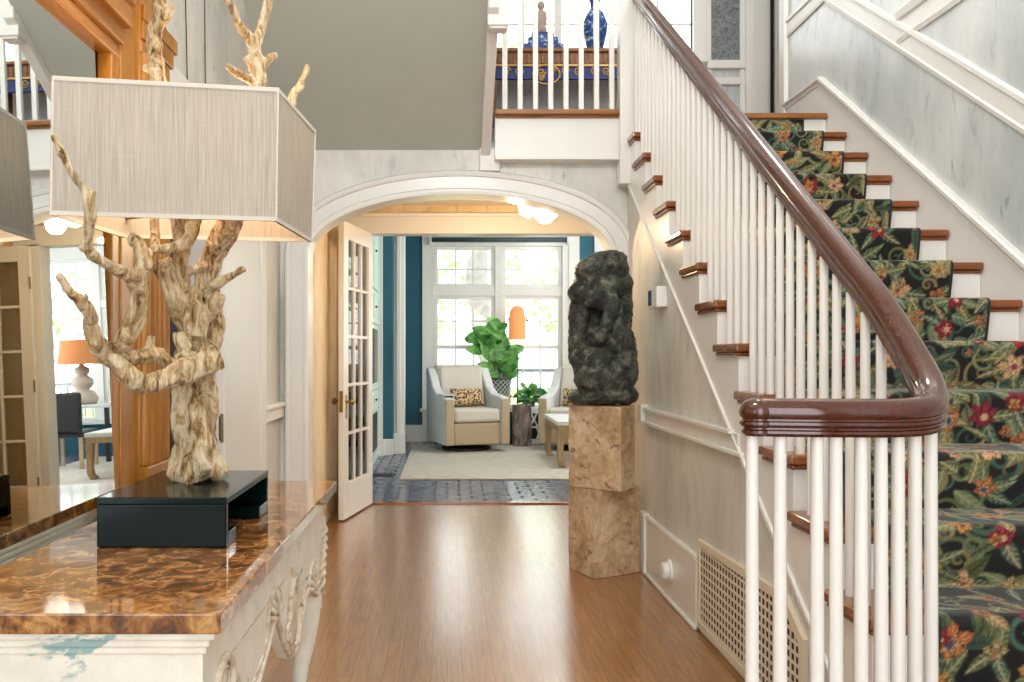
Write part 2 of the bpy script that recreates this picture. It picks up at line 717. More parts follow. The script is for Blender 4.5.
# side room through that doorway
b = B()
b.box(-3.3, -3.2, 1.5, 8.0, 0, 2.6)
b.box(-3.3, -1.2, 7.0, 7.1, 0, 2.6)
b.box(-3.3, -1.18, 1.4, 1.5, 0, 2.6)
struct('wall_side_room', b, 'stucco')
struct('ceiling_side_room', B().box(-3.3, -1.19, 1.4, 7.1, 2.6, 2.7), 'ceiling_white')
struct('floor_side_room', B().box(-3.3, -1.18, 1.5, 7.1, -0.06, 0.0), 'oak_floor')
struct('trim_side_room', B().box(-3.2, -3.17, 1.5, 7.0, 0.86, 0.95).box(-3.2, -1.3, 6.97, 7.0, 0.86, 0.95), 'white_trim')

# arch wall
AXL, AXR, ATOP, ASPR = -0.883, 1.042, 2.273, 1.892
acx, aa, ab = (AXL + AXR) / 2, (AXR - AXL) / 2, ATOP - ASPR
NSEG = 40
arch = [(acx - aa * math.cos(PI * k / NSEG), ASPR + ab * math.sin(PI * k / NSEG)) for k in range(NSEG + 1)]
b = B()
T0, T1 = AY, AY + 0.16
ZT = 2.60
b.box(-1.20, AXL, T0, T1, 0, ZT)
b.box(AXR, 2.42, T0, T1, 0, ZT)
for (x0, z0), (x1, z1) in zip(arch[:-1], arch[1:]):
    b.hexa([(x0, T0, z0), (x1, T0, z1), (x1, T1, z1), (x0, T1, z0), (x0, T0, ZT), (x1, T0, ZT), (x1, T1, ZT), (x0, T1, ZT)])
struct('wall_arch', b, 'stucco')


def arch_off(d):
    n = []
    n.append((AXL - d, 0.0))
    n.append((AXL - d, ASPR))
    for k in range(1, NSEG):
        a = PI * k / NSEG
        nx, nz = -math.cos(a) / aa, math.sin(a) / ab
        l = math.hypot(nx, nz)
        n.append((acx - aa * math.cos(a) + d * nx / l, ASPR + ab * math.sin(a) + d * nz / l))
    n.append((AXR + d, ASPR))
    n.append((AXR + d, 0.0))
    return n


prof = [(-0.004, 0.17), (-0.004, -0.030), (0.012, -0.034), (0.014, -0.022), (0.030, -0.020), (0.034, -0.026), (0.105, -0.026), (0.110, -0.036), (0.128, -0.042), (0.140, -0.036), (0.150, -0.012), (0.150, 0.0)]
offs = [arch_off(d) for d, _ in prof]
rings = [[(offs[j][i][0], AY + prof[j][1], offs[j][i][1]) for j in range(len(prof))] for i in range(len(offs[0]))]
struct('trim_arch_casing', B().rings(rings, cap=True), 'white_gloss', smooth=True, auto=40)

# vestibule under the landing
b = B()
b.box(-1.02, -0.90, AY + 0.16, DY, 0, 2.5)
struct('wall_vestibule_left', b, 'stucco_lamplit')
struct('wall_vestibule_right', B().box(2.36, 2.46, AY + 0.16, DY, 0, 2.5), 'stucco_lamplit')
b = B()
b.box(-2.2, -0.66, DY, DY + 0.14, 0, 3.2)
b.box(1.40, 4.6, DY, DY + 0.14, 0, 3.2)
b.box(-0.66, 1.40, DY, DY + 0.14, 2.28, 3.2)
struct('wall_garden_door', b, 'stucco_lamplit')
b = B()
b.box(-0.9, 1.62, DY - 0.03, DY, 2.26, 2.42)
b.box(-0.9, 1.66, DY - 0.05, DY, 2.40, 2.43)
b.box(-0.78, -0.655, DY - 0.03, DY + 0.15, 0, 2.28)
b.box(1.394, 1.52, DY - 0.03, DY + 0.15, 0, 2.28)
b.box(-0.655, 1.395, DY - 0.02, DY + 0.148, 2.262, 2.29)
struct('trim_garden_door', b, 'white_trim', bevel=0.005)

# landing slab, lower ceiling and high ceiling
XE = 0.30
b = B()
b.box(XE, 1.09, 5.30, AY - 0.002, 2.466, LAND - 0.036)
b.box(-1.2, 3.3, AY + 0.17, DY - 0.002, 2.50, LAND - 0.036)
struct('ceiling_landing', b, 'white_trim')
struct('floor_landing', B().box(XE - 0.1, 3.3, 5.40, DY, LAND - 0.034, LAND).box(XE - 0.1, 1.2, 5.361, 5.40, LAND - 0.034, LAND), 'tread_wood')
b = B()
b.box(XE - 0.005, 1.10, 5.265, 5.36, LAND - 0.034, LAND)
b.box(XE, 1.09, 5.28, 5.30, LAND - 0.05, LAND - 0.034)
struct('trim_balcony_nosing', b, 'oak_nosing', bevel=0.008)
struct('trim_landing_fascia', B().box(XE, 1.09, 5.285, 5.30, 2.466, 2.49), 'white_trim', bevel=0.004)
SLP = 0.56
soff = lambda y: 2.552 + (AY - y) * SLP
b = B()
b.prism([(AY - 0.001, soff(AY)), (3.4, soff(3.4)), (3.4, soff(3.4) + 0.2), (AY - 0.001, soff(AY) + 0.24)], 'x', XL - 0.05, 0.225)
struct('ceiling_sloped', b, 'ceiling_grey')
b = B()
b.prism([(AY - 0.02, soff(AY) - 0.06), (4.4, soff(4.4) - 0.06), (4.4, soff(4.4) + 0.26), (AY - 0.02, soff(AY) + 0.26)], 'x', 0.214, 0.272)
struct('trim_ceiling_edge', b, 'white_trim', bevel=0.006)
b = B()
b.box(0.205, 0.335, AY - 0.045, AY, 2.41, 2.56)
struct('trim_ceiling_bracket', b, 'white_trim', bevel=0.006)
b = B()
b.box(0.212, 0.322, 4.44, 4.55, 2.975, 4.4)
b.box(0.222, 0.312, 4.45, 4.54, 2.962, 2.976)
tag(obj('newel_drop', b, 'white_gloss', bevel=0.008), 'white square newel drop hanging at the corner of the grey ceiling', 'newel post')
struct('ceiling', B().box(-1.3, 3.4, -3.0, 7.3, HZ, HZ + 0.1), 'ceiling_white')

# stair wall on the right
struct('wall_stair', B().box(XR, XR + 0.14, -3.0, 6.05, 0, HZ), 'stucco_stair')
b = B()
ys0, ys1 = 1.0, 5.47
b.prism([(ys0, nose(ys0) - 0.4), (ys1, nose(ys1) - 0.4), (6.05, LAND), (6.05, 3.02), (ys1, 3.02), (ys0, nose(ys0) + 0.13)], 'x', XR - 0.018, XR + 0.002)
struct('baseboard_stair', b, 'white_trim')
b = B()
capp = [(-0.02, -0.045), (0.012, -0.045), (0.012, -0.03), (0.018, -0.015), (0.026, -0.01), (0.026, 0.006), (0.016, 0.012), (-0.02, 0.012)]
b.sweep([(XR - 0.012, ys0, nose(ys0) + 0.13), (XR - 0.012, ys1, 3.03), (XR - 0.012, 6.05, 3.03)], [(-a, c) for a, c in capp])
struct('trim_stair_skirt', b, 'white_trim')
b = B()
rp = [(0.03, -0.07), (-0.012, -0.07), (-0.016, -0.05), (-0.008, -0.044), (-0.008, 0.03), (-0.02, 0.038), (-0.02, 0.058), (-0.01, 0.066), (0.03, 0.066)]
yk = 5.40
b.sweep([(XR, 0.8, nose(0.8) + 0.765), (XR, yk, nose(yk) + 0.765), (XR, 6.05, nose(yk) + 0.765)], rp)
struct('trim_stair_rail', b, 'white_trim')
b = B()
rp2 = [(0.03, -0.10), (-0.012, -0.10), (-0.018, -0.075), (-0.006, -0.065), (-0.006, 0.02), (-0.02, 0.03), (-0.026, 0.07), (-0.012, 0.09), (0.03, 0.09)]
b.sweep([(XR, 4.55, 3.01), (XR, 1.0, 3.01)], [(-a, c) for a, c in rp2][::-1])
struct('trim_upper_band', b, 'white_trim')
# landing back wall
WZ0, WZ1, WX0, WX1 = 3.72, 5.25, 0.36, 2.05
b = B()
b.box(-1.2, WX0, DY, DY + 0.14, LAND, HZ)
b.box(WX1, 3.4, DY, DY + 0.14, LAND, HZ)
b.box(WX0, WX1, DY, DY + 0.14, LAND, WZ0)
b.box(WX0, WX1, DY, DY + 0.14, WZ1, HZ)
struct('wall_landing', b, 'stucco_stair')
struct('wall_landing_left', B().box(0.12, 0.20, AY, DY, LAND, HZ), 'stucco_stair')
struct('wall_landing_right_and_blocker', B().box(3.3, 3.4, 6.0, DY, LAND, HZ).box(XR + 0.14, 3.3, 5.95, 6.02, LAND - 0.2, HZ), 'stucco')  # second box is an unseen wall added to block sky light
b = B()
b.box(WX0 - 0.1, WX0, DY - 0.03, DY + 0.05, WZ0 - 0.05, WZ1 + 0.1)
b.box(WX1, WX1 + 0.11, DY - 0.03, DY + 0.05, WZ0 - 0.05, WZ1 + 0.1)
b.box(WX0 - 0.1, WX1 + 0.12, DY - 0.06, DY + 0.05, WZ0 - 0.04, WZ0)
b.box(WX0, WX1, DY + 0.024, DY + 0.076, WZ0, WZ0 + 0.05)
for x in (0.93, 1.49):
    b.box(x - 0.03, x + 0.03, DY + 0.02, DY + 0.08, WZ0, WZ1)
for x in (0.64, 1.21, 1.77):
    b.box(x - 0.009, x + 0.009, DY + 0.035, DY + 0.06, WZ0, WZ1)
for z in (4.03, 4.42, 4.82):
    b.box(WX0, WX1, DY + 0.038, DY + 0.057, z - 0.009, z + 0.009)
struct('window_1', b, 'white_gloss', bevel=0.004)
struct('window_2', B().box(WX0, WX1, DY + 0.045, DY + 0.05, WZ0, WZ1), 'clear_glass')
b = B()
b.box(2.16, 2.20, DY - 0.03, DY, LAND, HZ)
b.box(2.44, 2.48, DY - 0.03, DY, LAND, HZ)
b.box(2.16, 2.48, DY - 0.05, DY, 3.63, 3.70)
b.box(2.16, 2.48, DY - 0.034, DY, 3.50, 3.56)
b.box(2.48, 2.68, DY - 0.06, DY, LAND, HZ)
b.box(2.52, 2.66, DY - 0.08, DY - 0.06, LAND, HZ)
b.box(2.725, 2.9, DY - 0.05, DY, LAND, HZ)
struct('trim_landing_panels', b, 'white_trim', bevel=0.006)
struct('trim_landing_gap_shade', B().box(2.68, 2.725, DY - 0.012, DY + 0.002, LAND, HZ), 'dark_gap')  # dark strip painted in for the shade of the door gap
tag(obj('glass_panel', B().box(2.20, 2.44, DY - 0.012, DY, 3.70, 5.2), 'obscured_glass'), 'grey textured glass panel in white frame at top of stairs', 'glass panel')
b = B()
b.box(XR - 0.03, XR + 0.15, 6.03, 6.13, LAND, HZ)
struct('trim_stair_wall_end', b, 'white_trim', bevel=0.01)
struct('wall_rear', B().box(-1.2, -0.75, -3.1, -3.0, 0, HZ).box(1.9, 2.6, -3.1, -3.0, 0, HZ).box(-0.75, 1.9, -3.1, -3.0, 4.9, HZ), 'stucco')

# ------------------------------------------------------------------ wall under the stairs
low = lambda y: nose(y) - 0.455
b = B()
y0 = YH - (7 * RISE - 0.455) / (RISE / RUN)
b.prism([(y0, 0), (AY, 0), (AY, low(AY) + 0.03), (y0, 0.03)], 'x', XW + 0.012, XW + 0.05)
struct('wall_under_stair', b, 'stucco')
b = B()
b.box(XW - 0.006, XW + 0.02, 3.86, 4.90, 0, 0.315)
b.box(XW - 0.012, XW + 0.02, 3.86, 4.90, 0.315, 0.342)
b.box(XW - 0.018, XW + 0.02, 3.86, 4.90, 0.0, 0.02)
b.box(XW - 0.02, XW + 0.02, 4.82, 4.93, 0, 0.35)
struct('baseboard_right', b, 'white_gloss', bevel=0.006)
b = B()
b.box(XW - 0.006, XW + 0.02, 3.30, 4.87, 0.865, 0.945)
b.box(XW - 0.022, XW + 0.02, 3.36, 4.87, 0.935, 0.955)
b.box(XW - 0.016, XW + 0.02, 3.25, 4.87, 0.855, 0.875)
b.box(XW - 0.032, XW + 0.02, 4.84, 4.92, 0.87, 0.965)
struct('trim_right_chair_rail', b, 'white_gloss', bevel=0.005)
b = B()
b.box(1.07, 1.172, 5.255, 5.36, 2.31, LAND + 1.6)
struct('trim_stair_post', b, 'white_gloss', bevel=0.008)

# return air grille
g = thing('return_air_grille', 'cream pierced metal return air grille in the wall below the stairs', 'vent grille', (XW, 3.3, 0.0))
gp = [(3.84, 0.025), (3.84, 0.42), (2.86, 0.445), (2.70, 0.345), (2.70, 0.025)]
gi = [(3.81, 0.055), (3.81, 0.388), (2.875, 0.41), (2.735, 0.322), (2.735, 0.055)]
fr = B()
n = len(gp)
for i in range(n):
    j = (i + 1) % n
    q = [gp[i], gp[j], gi[j], gi[i]]
    fr.hexa([(XW + 0.014, *p) for p in q] + [(XW - 0.005, *p) for p in q])
obj('grille_frame', fr, 'grille', g)
obj('grille_hole_shade', B().prism(gi, 'x', XW + 0.005, XW + 0.0115), 'grille_shade', g)  # dark sheet painted for the shade inside the grille holes
la = B()
y = 2.735
topz = lambda y: 0.41 - (2.875 - y) / 0.14 * 0.088 if y < 2.875 else 0.41 - (y - 2.875) * 0.0235
while y < 3.81:
    la.box(XW + 0.001, XW + 0.0035, y, y + 0.011, 0.055, topz(y))
    y += 0.037
z = 0.06
while z < 0.40:
    yy = 2.735 if z < 0.322 else 2.735 + (z - 0.322) / 0.088 * 0.14
    la.box(XW + 0.0005, XW + 0.0032, yy, 3.81, z, z + 0.011)
    z += 0.0350
obj('grille_lattice', la, 'grille', g)
# round white fitting
c = P(673, 571, 4.30)
t = thing('wall_vacuum_inlet', 'round white capped fitting on the white baseboard beside the grille', 'wall fitting', (XW, 4.30, c.z))
rot = Matrix.Rotation(-PI / 2, 4, 'Y')
bb = B().lathe([(0.0, 0), (0.058, 0), (0.058, 0.012), (0.05, 0.016), (0.0, 0.016)], n=28)
bmesh.ops.transform(bb.bm, matrix=Matrix.Translation((XW - 0.004, 4.30, c.z)) @ rot, verts=bb.bm.verts)
obj('face_plate', bb, 'plastic_white', t, True, auto=35)
bb = B().lathe([(0.0, 0.014), (0.046, 0.014), (0.044, 0.04), (0.036, 0.046), (0.0, 0.046)], n=28)
bmesh.ops.transform(bb.bm, matrix=Matrix.Translation((XW - 0.004, 4.30, c.z)) @ rot, verts=bb.bm.verts)
obj('cap', bb, 'plastic_white', t, True, auto=35)
# thermostat
t = thing('thermostat', 'white thermostat with blue screen on the stucco wall under stairs', 'thermostat', (XW, 4.5, 1.555))
obj('case', B().box(XW - 0.045, XW + 0.013, 4.42, 4.60, 1.50, 1.61), 'plastic_white', t, bevel=0.008)
obj('display', B().box(XW - 0.048, XW - 0.044, 4.53, 4.595, 1.515, 1.595), 'screen', t)

# ------------------------------------------------------------------ staircase
stair = thing('staircase', 'straight white staircase with brown wood treads rising to the landing', 'staircase', (1.75, 3.2, 0), kind='thing')
for k in range(1, 15):
    yn, z = NY(k), NZ(k)
    x0 = XO
    tb = B()
    if k == 1:
        poly = [(2.40, yn), (1.15, yn), (0.95, yn - 0.06), (0.75, yn - 0.06), (0.60, yn), (0.54, yn + 0.12), (0.60, yn + 0.26), (0.80, yn + 0.32), (XO, yn + 0.31), (2.40, yn + 0.31)]
        tb.prism(poly, 'z', z - 0.033, z)
    elif k == 2:
        poly = [(2.40, yn), (1.10, yn), (0.98, yn + 0.03), (0.93, yn + 0.13), (0.98, yn + 0.24), (XO, yn + 0.31), (2.40, yn + 0.31)]
        tb.prism(poly, 'z', z - 0.033, z)
    else:
        tb.box(x0, 2.40, yn, yn + RUN + 0.035, z - 0.033, z)
        tb.box(x0 + 0.008, XW + 0.01, yn + 0.012, yn + RUN + 0.02, z - 0.05, z - 0.033)
        tb.box(x0 + 0.014, 2.40, yn + 0.016, yn + 0.034, z - 0.05, z - 0.033)
    obj('tread', tb, 'tread_wood', stair, bevel=0.009, segs=3)
for k in range(1, 16):
    yn = NY(k) + 0.03
    rb = B().box(XW - 0.001 if k > 2 else 1.0, 2.40, yn, yn + 0.02, NZ(k - 1), NZ(k) - 0.033)
    if k == 1:
        rb.prism([(1.15, yn), (0.95, yn - 0.04), (0.76, yn - 0.04), (0.63, yn + 0.0), (0.58, yn + 0.1), (0.63, yn + 0.2), (0.80, yn + 0.27), (1.15, yn + 0.26)], 'z', 0, NZ(1) - 0.033)
    if k == 2:
        rb.prism([(1.12, yn), (1.0, yn + 0.02), (0.96, yn + 0.1), (1.0, yn + 0.2), (1.15, yn + 0.26)], 'z', NZ(1), NZ(2) - 0.033)
    obj('riser', rb, 'white_gloss', stair)
obj('tread', B().box(XW, 2.40, NY(15), 5.399, LAND - 0.033, LAND + 0.003), 'oak_nosing', stair, bevel=0.008, label='pale oak nosing at the landing')
sb = B()
for k in range(1, 16):
    ya, yb = NY(k) + 0.034, (NY(k + 1) + 0.034 if k < 15 else AY - 0.02)
    za, zb = max(low(ya), 0), max(low(yb), 0)
    zt = NZ(k) - 0.033
    sb.hexa([(XW, ya, za), (XW + 0.03, ya, za), (XW + 0.03, yb, zb), (XW, yb, zb), (XW, ya, zt), (XW + 0.03, ya, zt), (XW + 0.03, yb, zt), (XW, yb, zt)])
obj('stringer', sb, 'white_gloss', stair)
eb = B()
eb.hexa([(XW - 0.010, y0, 0.0), (XW + 0.01, y0, 0.0), (XW + 0.01, AY - 0.02, low(AY)), (XW - 0.010, AY - 0.02, low(AY)),
         (XW - 0.010, y0, 0.03), (XW + 0.01, y0, 0.03), (XW + 0.01, AY - 0.02, low(AY) + 0.03), (XW - 0.010, AY - 0.02, low(AY) + 0.03)])
obj('stringer_moulding', eb, 'white_gloss', stair, bevel=0.005)
# soffit of the flight so the underside is closed
ub = B()
ub.hexa([(XW, y0, 0), (2.41, y0, 0), (2.41, AY, low(AY)), (XW, AY, low(AY)), (XW, y0, 0.02), (2.41, y0, 0.02), (2.41, AY, low(AY) + 0.02), (XW, AY, low(AY) + 0.02)])
obj('soffit', ub, 'white_trim', stair)

# balustrade
XB = 1.165
bal = thing('stair_balustrade', 'white stair balusters under a curved dark mahogany handrail', 'stair railing', (XB, 3.2, 0), kind='thing')
hr = [(0.0, 0.043), (0.012, 0.042), (0.024, 0.038), (0.033, 0.030), (0.038, 0.020), (0.040, 0.010), (0.038, 0.001), (0.033, -0.004), (0.033, -0.008), (0.038, -0.011), (0.039, -0.017), (0.035, -0.022), (0.030, -0.024), (0.030, -0.028), (0.034, -0.031), (0.034, -0.037), (0.027, -0.044)]
hp = [(-a, c) for a, c in hr[1:]][::-1] + hr
hp = [(a * 0.86, c * 0.96) for a, c in hp]
RC = 0.775
railz = lambda y: nose(y) + RC
XA = 1.178
key = [(XA, 5.6, railz(5.6)), (XA, 5.0, railz(5.0)), (XA, 4.4, railz(4.4)), (XA, 3.8, railz(3.8)), (XA, 3.2, railz(3.2)), (XA, 2.8, railz(2.8)), (XA, 2.5, railz(2.5)), (XA, 2.33, railz(2.33) + 0.002),
       (XA - 0.004, 2.20, 1.295), (XA - 0.016, 2.10, 1.222), (XA - 0.036, 2.01, 1.163), (XA - 0.072, 1.94, 1.128), (XA - 0.125, 1.895, 1.116), (XA - 0.20, 1.872, 1.113), (0.90, 1.868, 1.113), (0.80, 1.874, 1.113), (0.70, 1.892, 1.113)]
path = smoothpath(key, 7)
hb = B().sweep(path, hp)
# rounded scroll end
endc = Vector((0.692, 1.894, 1.113))
scr = B().lathe([(max(0.001, r * 1.0), zz * 0.96) for r, zz in hr] + [(0.001, -0.0422)], endc, 32)
tmp = bpy.data.meshes.new('tmp')
scr.bm.to_mesh(tmp)
hb.bm.from_mesh(tmp)
obj('handrail', hb, 'mahogany', bal, smooth=True, auto=38)
yb = NY(3) + 0.045
k = 0
while yb < 5.28:
    step = int(math.floor((yb - YH) / RUN + 7 + 1e-6))
    zb = NZ(step)
    zt = railz(yb) - 0.045 * 1.2
    if yb < 2.33:
        zt = np.interp(yb, [1.9, 2.0, 2.1, 2.2, 2.33], [1.07, 1.11, 1.165, 1.24, 1.343])
    obj('baluster', B().tube([(XB, yb, zb), (XB, yb, zb + 0.3), (XB, yb, zt)], [0.0145, 0.0145, 0.0125], 10), 'white_gloss', bal, True, auto=60)
    yb += RUN / 3
    k += 1
ring = [(752, 1.900), (780, 1.885), (817, 1.875), (836, 1.868), (861, 1.867), (881, 1.872), (898, 1.882), (915, 1.905), (931, 1.965)]
for px, y in ring:
    x = (px - CX) * y / F
    zb = NZ(1) if y < NY(2) + 0.03 and x < 0.98 else NZ(2)
    zb = NZ(1) if x < 0.97 or y < NY(2) else NZ(2)
    zt = 1.07 if y < 1.95 else 1.09
    obj('baluster', B().tube([(x, y, zb), (x, y, zb + 0.3), (x, y, zt)], [0.0155, 0.0155, 0.0135], 10), 'white_gloss', bal, True, auto=60)

bc = thing('balcony_railing', 'short white balcony railing at the top landing above the arch', 'railing', (0.7, 5.31, LAND), kind='thing')
for i in range(8):
    x = (504.8 + i * 15.25 - CX) * 5.31 / F
    obj('baluster', B().box(x - 0.0155, x + 0.0155, 5.295, 5.326, LAND, LAND + 0.88), 'white_gloss', bc, bevel=0.003)
obj('handrail', B().sweep([(XE, 5.31, LAND + 0.92), (1.1, 5.31, LAND + 0.92)], hp), 'mahogany', bc, True, auto=50)

# ------------------------------------------------------------------ stair runner with floral weave
def build_runner():
    x0, x1 = 1.285, 2.258
    pth = []
    th = 0.010
    for k in range(1, 16):
        yr = NY(k) + 0.03 - th
        zb = NZ(k - 1) + (th if k > 1 else 0)
        zt = NZ(k)
        pth.append((yr - 0.002, zb))
        if k == 15:
            pth.append((yr, zt - 0.036))
            break
        pth.append((NY(k) - th + 0.006, zt - 0.052))
        yn = NY(k)
        for a in range(2, 7):
            an = -PI / 2 + a / 6 * PI
            rr = 0.0165 + th
            pth.append((yn + 0.0165 - rr * math.cos(an), zt - 0.0165 + rr * math.sin(an)))
        pth.append((NY(k + 1) + 0.03 - th - 0.001, zt + th))
    L = [0.0]
    for a, c in zip(pth[:-1], pth[1:]):
        L.append(L[-1] + math.hypot(c[0] - a[0], c[1] - a[1]))
    tot = L[-1]
    step = 0.0052
    nv = int(tot / step) + 1
    nu = int((x1 - x0) / step) + 1
    s_ = np.linspace(0, tot, nv)
    # keep the corners: snap samples
    Yp = np.interp(s_, L, [p[0] for p in pth])
    Zp = np.interp(s_, L, [p[1] for p in pth])
    X = np.linspace(x0, x1, nu)
    co = np.zeros((nv, nu, 3), np.float32)
    co[:, :, 0] = X[None, :]
    co[:, :, 1] = Yp[:, None]
    co[:, :, 2] = Zp[:, None]
    # pattern
    U, V = np.meshgrid(X - x0, s_)
    img = np.zeros((nv, nu, 3), np.float32)
    img[:] = S(24, 22, 22)
    rs = np.random.RandomState(11)

    def paint(mask, c, a=1.0):
        c = np.array(S(*c), np.float32)
        m = (mask * a)[..., None]
        return m, c

    def window(cu, cv, R):
        i0, i1 = max(0, int((cv - R) / step)), min(nv, int((cv + R) / step) + 2)
        j0, j1 = max(0, int((cu - R) / step)), min(nu, int((cu + R) / step) + 2)
        return slice(i0, i1), slice(j0, j1)

    def put(sl, mask, c):
        sub = img[sl]
        m = np.clip(mask, 0, 1)[..., None]
        sub[:] = sub * (1 - m) + np.array(S(*c), np.float32) * m

    def edge(d):      # signed distance (m), negative inside
        return np.clip(0.5 - d / 0.004, 0, 1)

    def leaf(cu, cv, ang, ln, wd, c, vein):
        sl = window(cu, cv, ln * 1.1)
        u, v = U[sl] - cu, V[sl] - cv
        if u.size == 0:
            return
        a = u * math.cos(ang) + v * math.sin(ang)
        bb = -u * math.sin(ang) + v * math.cos(ang)
        t = np.clip(a / ln, 0, 1)
        w = wd * np.sin(PI * t ** 0.75)
        bend = 0.18 * ln * t * t
        d = np.maximum(np.abs(bb - bend) - w, np.maximum(-a, a - ln))
        put(sl, edge(d), c)
        put(sl, edge(np.abs(bb - bend) - 0.0028) * edge(d + 0.002), vein)
        rib = (np.sin((a - np.abs(bb - bend) * 1.1) / ln * 34) > 0.45) * edge(d + 0.004) * 0.55
        put(sl, rib, vein)

    def scroll(cu, cv, r, ang, sgn, c, w):
        sl = window(cu, cv, r * 1.3)
        u, v = U[sl] - cu, V[sl] - cv
        if u.size == 0:
            return
        rad = np.hypot(u, v) + 1e-6
        th_ = (np.arctan2(v, u) * sgn - ang) % (2 * PI)
        best = np.full(u.shape, 9.0)
        ww = np.full(u.shape, w)
        for tn in range(2):
            tt = th_ + 2 * PI * tn
            rr = r * np.exp(-0.21 * tt)
            ok = tt < 8.6
            d = np.where(ok, np.abs(rad - rr) - w * (1 - tt / 13), 9)
            best = np.minimum(best, d)
        put(sl, edge(best), c)
        put(sl, edge(best + w * 0.6) * 0.6, tuple(min(255, int(x * 1.35)) for x in c))

    def flower(cu, cv, R, c1, c2, c3, npet, ph):
        sl = window(cu, cv, R * 1.2)
        u, v = U[sl] - cu, V[sl] - cv
        if u.size == 0:
            return
        rad = np.hypot(u, v)
        a = np.arctan2(v, u) + ph
        fan = 0.78 + 0.22 * np.cos(a - ph * 1.7)
        pet = R * fan * (0.84 + 0.16 * np.cos(npet * a)) * (1 + 0.05 * np.cos(npet * 4 * a))
        d = rad - pet
        put(sl, edge(d), c1)
        stripes = (np.cos(npet * 4 * a + rad / R * 2.5) > 0.25) * edge(d + R * 0.1)
        put(sl, stripes * 0.75, c2)
        gaps = edge(np.abs(np.sin(npet * a / 2)) * rad * 0.9 * -1 + 0.0) * 0
        gap = (np.cos(npet * a) < -0.86) * edge(d + 0.003)
        put(sl, gap * 0.9, (30, 22, 20))
        pet2 = R * 0.5 * (0.78 + 0.22 * np.cos(npet * a + PI))
        put(sl, edge(rad - pet2), c1 if npet % 2 else c2)
        put(sl, (np.cos(npet * 5 * a) > 0.2) * edge(rad - pet2 + 0.002) * 0.7, c2 if npet % 2 else c3)
        put(sl, edge(np.abs(rad - pet2) - 0.0022) * 0.8, (36, 24, 22))
        put(sl, edge(rad - R * 0.2), c3)

    greens = [(74, 88, 58), (96, 108, 74), (52, 78, 62), (116, 118, 82), (86, 92, 54), (122, 104, 70), (64, 92, 80)]
    veins = [(152, 160, 122), (38, 48, 36), (176, 168, 126), (190, 160, 110)]
    W = x1 - x0
    for _ in range(int(tot * W * 85)):
        u, v = rs.rand() * W, rs.rand() * tot
        scroll(u, v, 0.035 + rs.rand() * 0.05, rs.rand() * 6.28, 1 if rs.rand() < 0.5 else -1, greens[rs.randint(7)], 0.006 + rs.rand() * 0.005)
    for _ in range(int(tot * W * 95)):
        u, v, a = rs.rand() * W, rs.rand() * tot, rs.rand() * 6.28
        leaf(u, v, a, 0.06 + rs.rand() * 0.09, 0.013 + rs.rand() * 0.018, greens[rs.randint(7)], veins[rs.randint(4)])
    pal = [((124, 26, 30), (176, 62, 56), (196, 150, 96)), ((178, 116, 56), (214, 166, 100), (120, 50, 36)), ((184, 140, 100), (220, 190, 146), (140, 56, 48)),
           ((112, 24, 40), (164, 48, 66), (206, 160, 120)), ((164, 90, 50), (204, 150, 90), (54, 74, 100)), ((140, 122, 78), (196, 178, 130), (160, 96, 44))]
    pts = []
    tries = 0
    while tries < 2600:
        tries += 1
        u, v = rs.rand() * W, rs.rand() * tot
        if all((u - p[0]) ** 2 + (v - p[1]) ** 2 > 0.112 ** 2 for p in pts):
            pts.append((u, v))
    for u, v in pts:
        R = 0.034 + rs.rand() * 0.036
        for q in range(3):
            leaf(u, v, rs.rand() * 6.28, R * 2.3, 0.017 + rs.rand() * 0.008, greens[rs.randint(7)], veins[rs.randint(4)])
        p = pal[rs.randint(6)]
        flower(u, v, R, *p, rs.randint(5, 8), rs.rand() * 6)
        if rs.rand() < 0.5:
            flower(u + rs.uniform(-.05, .05), v + rs.uniform(-.05, .05), R * 0.5, *pal[rs.randint(6)], 5, rs.rand() * 6)
    # dark border on both long edges
    for e in (U < 0.012, U > W - 0.012):
        img[e] = S(40, 44, 38)
    verts = co.reshape(-1, 3)
    idx = np.arange(nv * nu).reshape(nv, nu)
    quads = np.stack([idx[:-1, :-1], idx[:-1, 1:], idx[1:, 1:], idx[1:, :-1]], -1).reshape(-1, 4)
    # turned-under edges
    me = bpy.data.meshes.new('stair_runner')
    base = len(verts)
    nrm = np.stack([np.zeros(nv), -np.gradient(Zp), np.gradient(Yp)], -1)
    nrm /= np.linalg.norm(nrm, axis=1, keepdims=True) + 1e-9
    # inward is +y / -z relative to the carpet face
    sideL = co[:, 0, :] - nrm * th * 0.95 * np.array([0, 1, 1])
    sideR = co[:, -1, :] - nrm * th * 0.95 * np.array([0, 1, 1])
    verts = np.concatenate([verts, sideL, sideR]).astype(np.float32)
    iL, iR = base + np.arange(nv), base + nv + np.arange(nv)
    qL = np.stack([iL[:-1], idx[:-1, 0], idx[1:, 0], iL[1:]], -1)
    qR = np.stack([idx[:-1, -1], iR[:-1], iR[1:], idx[1:, -1]], -1)
    quads = np.concatenate([quads, qL, qR])
    me.vertices.add(len(verts))
    me.vertices.foreach_set('co', verts.ravel())
    me.loops.add(quads.size)
    me.loops.foreach_set('vertex_index', quads.ravel().astype(np.int32))
    me.polygons.add(len(quads))
    me.polygons.foreach_set('loop_start', np.arange(0, quads.size, 4, dtype=np.int32))
    me.update(calc_edges=True)
    at = me.color_attributes.new('weave', 'FLOAT_COLOR', 'POINT')
    c4 = np.ones((len(verts), 4), np.float32)
    c4[:base, :3] = img.reshape(-1, 3)
    c4[base:, :3] = S(34, 38, 33)
    at.data.foreach_set('color', c4.ravel())
    me.polygons.foreach_set('use_smooth', [True] * len(quads))
    me.materials.append(MATS['floral_carpet'])
    o = bpy.data.objects.new('stair_runner', me)
    col.objects.link(o)
